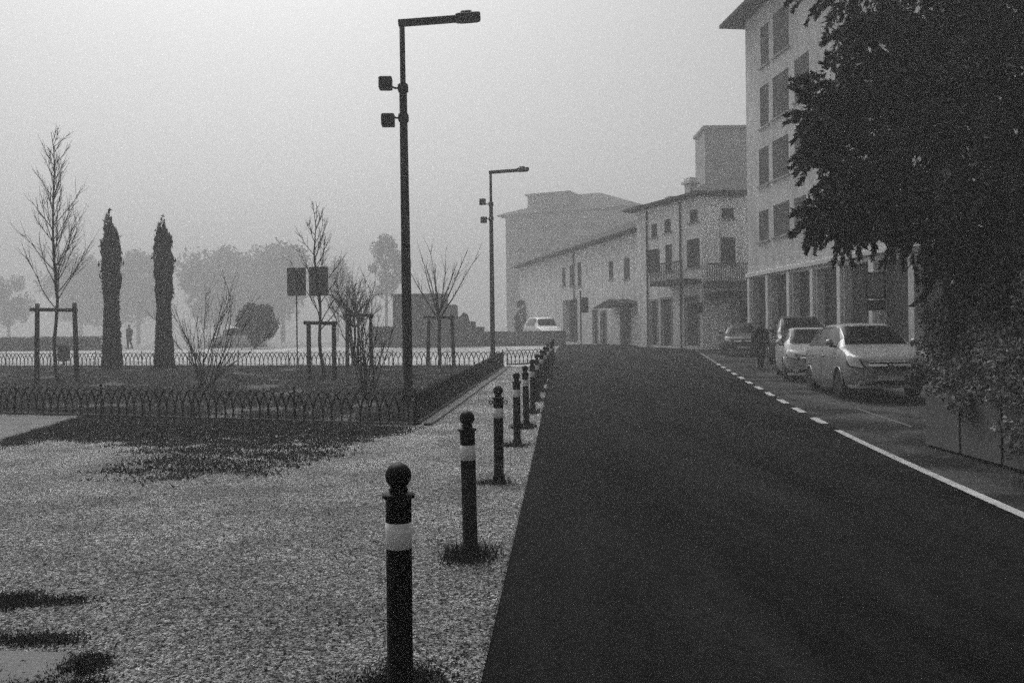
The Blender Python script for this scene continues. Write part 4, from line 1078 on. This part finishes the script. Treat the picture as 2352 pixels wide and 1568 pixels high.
# ================================================================== PEOPLE
def skin_mesh(name, verts, edges, radii, m, parent, root=0, sub=1):
    me = bpy.data.meshes.new(name); me.from_pydata(verts, edges, []); o = link(name, me, parent)
    me.materials.append(M[m])
    md = o.modifiers.new('Skin', 'SKIN'); md.use_smooth_shade = True
    for i, r in enumerate(radii):
        sv = me.skin_vertices[0].data[i]; sv.radius = r if isinstance(r, tuple) else (r, r); sv.use_root = (i == root)
    s = o.modifiers.new('Subdivision', 'SUBSURF'); s.levels = sub; s.render_levels = sub
    return o
def person(label, loc, rz, stride=.28, h=1.68):
    t = thing('person', label, 'person', loc, rz, None); k = h / 1.72
    vs, es, rs = [], [], []
    def add(p, r, par=None):
        vs.append(tuple(k * c for c in p)); rs.append((r[0] * k, r[1] * k) if isinstance(r, tuple) else r * k)
        if par is not None: es.append((par, len(vs) - 1))
        return len(vs) - 1
    pel = add((0, 0, .93), (.145, .105)); wai = add((0, 0, 1.10), (.13, .095), pel); che = add((0, .01, 1.30), (.16, .11), wai); nb = add((0, .01, 1.44), (.09, .075), che)
    nk = add((0, .015, 1.50), .055, nb); hd = add((0, .03, 1.57), (.07, .078), nk); hd2 = add((0, .035, 1.64), (.077, .09), hd); add((0, .03, 1.70), (.05, .06), hd2)
    add((0, .118, 1.605), .014, hd)   # nose
    for s in (-1, 1):
        st = s * stride
        hp = add((s * .09, 0, .88), .095, pel); kn = add((s * .095, st * .45 + .05, .50), .062, hp)
        an = add((s * .095, st * .95 - (.10 if st < 0 else 0), .10 + (.07 if st < 0 else 0)), .042, kn)
        add((s * .10, st * .95 + .13 - (.10 if st < 0 else 0), .045 + (.02 if st < 0 else 0)), (.04, .035), an)
        sh = add((s * .19, .0, 1.39), .065, che); el = add((s * .24, -st * .35 - .03, 1.12), .047, sh); wr = add((s * .235, -st * .55 + .06, .90), .03, el)
        pm = add((s * .23, -st * .55 + .085, .83), (.036, .02), wr)
        for q in range(4):
            a = add((s * .225, -st * .55 + .065 + q * .018, .775), .0095, pm); add((s * .215, -st * .55 + .07 + q * .018, .74 + .006 * abs(q - 1.5)), .0085, a)
        a = add((s * .21, -st * .55 + .115, .83), .0105, pm); add((s * .20, -st * .55 + .128, .80), .009, a)
        add((s * .075, .03, 1.615), .018, hd)   # ears
    body = skin_mesh('body', vs, es, rs, 'skin', t)
    # clothes: coat, trousers and hair follow the body
    b = MB(); ring = 16
    prof = [(.20, .155, .62), (.195, .15, .80), (.175, .135, 1.0), (.178, .13, 1.16), (.205, .14, 1.32), (.20, .125, 1.41), (.11, .095, 1.48), (.075, .075, 1.52)]
    for a, c, z in prof:
        for i in range(ring):
            q = 2 * math.pi * i / ring; f = 1 + .04 * math.sin(3 * q + z * 5) * (1.5 - z)
            b.v.append((k * a * math.cos(q) * f, k * (c * math.sin(q) * f + .005), k * z))
    b.f = [(i * ring + j, i * ring + (j + 1) % ring, (i + 1) * ring + (j + 1) % ring, (i + 1) * ring + j) for i in range(len(prof) - 1) for j in range(ring)]
    for s in (-1, 1):
        st = s * stride
        b.tube([(s * k * .185, 0, k * 1.41), (s * k * .235, k * (-st * .2 - .02), k * 1.25), (s * k * .245, k * (-st * .35 - .03), k * 1.12), (s * k * .24, k * (-st * .5 + .03), k * .98), (s * k * .235, k * (-st * .55 + .06), k * .90)], [.085 * k, .075 * k, .066 * k, .056 * k, .052 * k], 10)
    b.build('coat', 'coat', t, True)
    b = MB()
    for s in (-1, 1):
        st = s * stride; bk = .10 if st < 0 else 0; up = .07 if st < 0 else 0
        b.tube([(s * k * .09, 0, k * .92), (s * k * .093, k * (st * .25 + .03), k * .70), (s * k * .095, k * (st * .45 + .05), k * .50), (s * k * .095, k * (st * .75 - bk * .6), k * (.28 + up)), (s * k * .095, k * (st * .95 - bk), k * (.09 + up))], [.115 * k, .095 * k, .078 * k, .066 * k, .06 * k], 10)
    b.build('trousers', 'trouser', t, True)
    b = MB()
    for s in (-1, 1):
        st = s * stride; bk = .10 if st < 0 else 0; up = .05 if st < 0 else 0
        b.tube([(s * k * .095, k * (st * .95 - bk - .06), k * (.05 + up)), (s * k * .097, k * (st * .95 - bk + .03), k * (.055 + up)), (s * k * .10, k * (st * .95 - bk + .17), k * .04)], [.045 * k, .05 * k, .035 * k], 8)
    b.build('shoes', 'rubber', t, True)
    b = MB(); pr = [(.092 * math.sin(R(a)), .105 * math.cos(R(a))) for a in (0, 20, 40, 60, 80, 100)]
    pr = [(max(.001, r), z) for r, z in pr]
    o = MB(); o.lathe(pr, 16, (0, .018, 1.645)); o.v = [(x * k, y * k, z * k) for x, y, z in o.v]; o.build('hair', 'hair', t, True)
    return t
pp = foot(1746, 30.0)
person('person in a dark coat walking along the road beside the parked cars', (pp.x, pp.y, pp.z + .01), R(-8), .27, 1.62)
pp = foot(297, 62.0); person('distant person standing beyond the two cypresses', (pp.x, pp.y, pp.z), R(160), .05, 1.7)

# ================================================================== RIGHT SIDE: low wall, hedge, big tree
def right_wall():
    y0, y1 = 4.5, 12.0; n = 4
    a, c = V(wall_x(y1) + .05, y1, 0), V(wall_x(y0), y0, 0); L = (c - a).length; ang = math.atan2(c.y - a.y, c.x - a.x)
    t = thing('panel_wall', 'low wall of dark concrete panels under the overgrown hedge', 'wall', a, ang)
    edges = [0, 2.0, 2.95, 4.1, 5.6, L]
    for k in range(len(edges) - 1):
        x0, x1 = edges[k], edges[k + 1]
        b = MB(); b.box(((x0 + x1) / 2, -.06, .44), (x1 - x0 - .035, .12, .76), ch=.006); b.build('panel', 'panel', t)
    b = MB()
    for x in edges[1:-1] + [edges[0] + 1.0, 3.5, 4.85]: b.box((x, -.125, .44), (.02, .012, .74))
    b.build('batten', 'darkrail', t)
    b = MB(); b.box((L / 2, -.02, .05), (L, .10, .14)); b.build('plinth', 'darkrail', t)
    b = MB(); b.box((L / 2, -.06, .845), (L + .04, .17, .045), ch=.008); b.build('coping', 'wall', t)
right_wall()
def clump_leaves(clumps, n, size_spread=.5):
    w = np.array([c[3] ** 2.4 for c in clumps]); w /= w.sum()
    idx = nrg.choice(len(clumps), n, p=w); c = np.array(clumps)[idx]
    u = nrg.normal(size=(n, 3)); u /= np.linalg.norm(u, axis=1)[:, None]
    r = nrg.random(n) ** .42
    return c[:, :3] + u * (r * c[:, 3])[:, None] * [1, 1, .8]
def big_tree():
    base = V(10.2, 15.6, ground_z(15.6)); r = random.Random(5)
    t = thing('evergreen_tree', 'huge dark evergreen tree overhanging the road from the right', 'tree', base)
    lumps = [(1985, -60, 130, 15.5), (1985, 75, 30, 14.5), (1925, 200, 58, 14.0), (1878, 258, 46, 14.0), (1925, 330, 58, 14.2), (1945, 420, 62, 14.0), (1900, 495, 46, 13.6), (1965, 478, 44, 13.8), (2045, 452, 66, 13.6),
             (2120, 0, 85, 15.0), (2170, 125, 95, 15.0), (2060, 160, 55, 14.8), (2060, 250, 150, 14.5), (2080, 420, 140, 14.5), (2230, -40, 190, 14.0), (2230, 190, 190, 13.5), (2230, 400, 180, 13.0), (2245, 525, 105, 12.5), (2380, 100, 200, 12.5), (2400, 330, 200, 12.2), (2400, 520, 150, 12.0),
             (2140, 505, 56, 14.5), (2150, 300, 240, 17.0), (2110, 190, 110, 17.5), (2300, 250, 260, 17.0), (2200, -200, 300, 15.5), (2450, -150, 300, 14.0), (2250, 640, 80, 16.2), (2310, 640, 110, 15.2), (2400, 650, 110, 14.2), (2260, 700, 80, 15.8)]
    sp = []
    for x, y, rp, d in lumps:
        c = at(x, y, d) - base; rr = rp / 2000 * d
        for k in range(int(26 + rr * 46)):
            u = rand_dir(r); q = rr * r.random() ** .45 * .85
            o = (u + V(0, -.15, -.15 - .25 * r.random()) + rand_dir(r) * .45).normalized()
            sp.append((c + u * q, o, r.uniform(.45, 1.0) * (.5 + .35 * rr)))
    b = MB(); pts = [V(0, 0, -.1), V(-.05, -.05, 1.2), V(.05, -.1, 2.6), V(0, -.1, 5), V(.1, 0, 8), V(0, 0, 11)]
    b.tube(pts, [.36, .30, .27, .22, .15, .06], 12)
    for x, y, rp, d in lumps:
        c = at(x, y, d) - base; q = pts[2].lerp(pts[4], min(1, max(0, (c.z - 3) / 6)))
        m_ = q.lerp(c, .5) + V(0, 0, .35) + rand_dir(r) * .25
        b.tube([q, m_, c], [.10, .06, .02], 6)
    b.build('trunk', 'darkbark', t, True)
    n = 230000; idx = nrg.integers(0, len(sp), n)
    S0 = np.array([tuple(q[0]) for q in sp])[idx]; D0 = np.array([tuple(q[1]) for q in sp])[idx]; LL = np.array([q[2] for q in sp])[idx]
    tt = nrg.random(n) ** .8; side = nrg.normal(size=(n, 3)); side -= (side * D0).sum(1)[:, None] * D0
    side /= np.linalg.norm(side, axis=1)[:, None]
    off = (np.abs(nrg.normal(size=n)) * .5 * (.26 * (1 - tt) + .03) * LL)[:, None]
    cen = S0 + D0 * (tt * LL)[:, None] + side * off - np.stack([0 * tt, 0 * tt, (.30 * tt ** 2 * LL)], 1)
    ax = D0 + side * .8 + nrg.normal(size=(n, 3)) * .35; ax /= np.linalg.norm(ax, axis=1)[:, None]
    bb = np.cross(ax, nrg.normal(size=(n, 3))); bb /= np.linalg.norm(bb, axis=1)[:, None]
    sz = (.052 * nrg.uniform(.5, 1.7, n))[:, None]
    np_mesh('crown', np.stack([cen - ax * sz, cen + bb * sz * .34, cen + ax * sz, cen - bb * sz * .34], 1).reshape(-1, 3), 4, 'leaf', t)
big_tree()
def right_hedge():
    base = V(7.6, 11.5, 0); r = random.Random(15)
    t = thing('overgrown_hedge', 'loose overgrown hedge spilling over the concrete panel wall', 'hedge', base)
    cl = []
    for k in range(620):
        x = r.uniform(6.15, 9.6); y = r.uniform(6.5, 13.3); top = 2.62 + .4 * mnoise.noise(V(x * .9, y * .6, 2)) - (.9 if x < 6.5 else 0)
        if x < wall_x(y) + .35: x = wall_x(y) + .35 + r.random() * .4
        z = r.uniform(.75 if x < wall_x(y) + .7 else .4, top) if r.random() < .75 else top - r.random() * .4; cl.append((x - base.x, y - base.y, z + ground_z(y), r.uniform(.16, .34)))
    for px_, py_, d, n, sp in ((2190, 905, 10.9, 10, .22), (2215, 925, 10.7, 6, .12), (2345, 960, 9.2, 10, .2), (2350, 1000, 9.0, 7, .16), (2160, 880, 12.4, 14, .3), (2150, 850, 12.9, 10, .22), (2165, 800, 13.0, 10, .3), (2330, 860, 9.6, 14, .35), (2260, 870, 10.2, 12, .28)):
        c = at(px_, py_, d)
        for k in range(n):
            u = rand_dir(r) * sp; cl.append((c.x + u.x - base.x, c.y + u.y - base.y, max(.3, c.z + u.z), r.uniform(.08, .2)))
    b = MB()
    for k in range(26):
        x, y = r.uniform(6.5, 9), r.uniform(7, 13)
        limb(b, (x - base.x, y - base.y, 0), (r.uniform(-.5, .3), r.uniform(-.3, .3), 1), r.uniform(1.5, 2.6), .03, r, .1, .2)
    b.tube([(at(2195, 780, 12) - base), (at(2188, 720, 12) - base), (at(2172, 660, 12) - base), (at(2200, 560, 12.5) - base)], [.06, .055, .05, .04], 7)
    b.build('stems', 'darkbark', t, True)
    leaf_cloud('foliage', clump_leaves(cl, 120000), .033, 'hedge', t, aspect=.5)
    tw = MB()
    for k in range(160):
        c = cl[r.randrange(620)]
        if c[2] < 1.2: continue
        limb(tw, (c[0], c[1], c[2]), (r.uniform(-.6, .3), r.uniform(-.5, .5), 1), r.uniform(.3, .75), .006, r, .05, .25, 4)
    tw.build('twigs', 'bark', t)
right_hedge()

# ================================================================== HAZE, LIGHT, CAMERA
SIG = 0.0052
hb = MB(); hb.box((0, 200, 13.25), (630, 450, 28.5)); hz = hb.build('haze', None)
hm = bpy.data.materials.new('haze_air'); hm.use_nodes = True; nt = hm.node_tree
for n in list(nt.nodes):
    if n.type != 'OUTPUT_MATERIAL': nt.nodes.remove(n)
out = next(n for n in nt.nodes if n.type == 'OUTPUT_MATERIAL')
pv = nt.nodes.new('ShaderNodeVolumePrincipled'); pv.inputs['Color'].default_value = grey(.74); pv.inputs['Density'].default_value = SIG; pv.inputs['Anisotropy'].default_value = 0.2
nt.links.new(pv.outputs[0], out.inputs['Volume']); hz.data.materials.append(hm)
tag(hz, 'grey winter fog filling the street and park', 'haze', None, 'stuff')

SUN_EL, SUN_AZ = R(54), R(-20)
w = bpy.data.worlds.new('World'); SC.world = w; w.use_nodes = True; nt = w.node_tree
sky = nt.nodes.new('ShaderNodeTexSky'); sky.sky_type = 'NISHITA'; sky.sun_disc = False
sky.sun_elevation = SUN_EL; sky.sun_rotation = SUN_AZ; sky.dust_density = 6.0; sky.air_density = 1.5
bw = nt.nodes.new('ShaderNodeRGBToBW'); nt.links.new(sky.outputs[0], bw.inputs[0])
bg = nt.nodes['Background']; nt.links.new(bw.outputs[0], bg.inputs['Color']); bg.inputs['Strength'].default_value = 0.105
ld = bpy.data.lights.new('sun', 'SUN'); ld.energy = 1.6; ld.angle = R(40); ld.color = (1, 1, 1)
lo = bpy.data.objects.new('sun', ld); COL.objects.link(lo)
dirv = V(math.sin(SUN_AZ) * math.cos(SUN_EL), math.cos(SUN_AZ) * math.cos(SUN_EL), math.sin(SUN_EL))
lo.rotation_euler = dirv.to_track_quat('Z', 'Y').to_euler(); lo.location = dirv * 60

cd = bpy.data.cameras.new('camera'); cam = bpy.data.objects.new('camera', cd); COL.objects.link(cam)
cd.sensor_width = 36; cd.lens = 36 * F / 2352; cd.clip_end = 2000; cd.clip_start = .05
cd.shift_y = -(784 - HY) / 2352
cam.location = (0, 0, EYE); cam.rotation_euler = (R(90), ROLL, 0); SC.camera = cam
SC.view_settings.view_transform = 'Standard'; SC.view_settings.look = 'None'; SC.view_settings.exposure = 0.0; SC.view_settings.gamma = 1
SC.cycles.use_denoising = False
SC.cycles.use_adaptive_sampling = True; SC.cycles.adaptive_threshold = 0.145; SC.cycles.adaptive_min_samples = 16
SC.cycles.max_bounces = 7; SC.cycles.diffuse_bounces = 2; SC.cycles.volume_bounces = 3
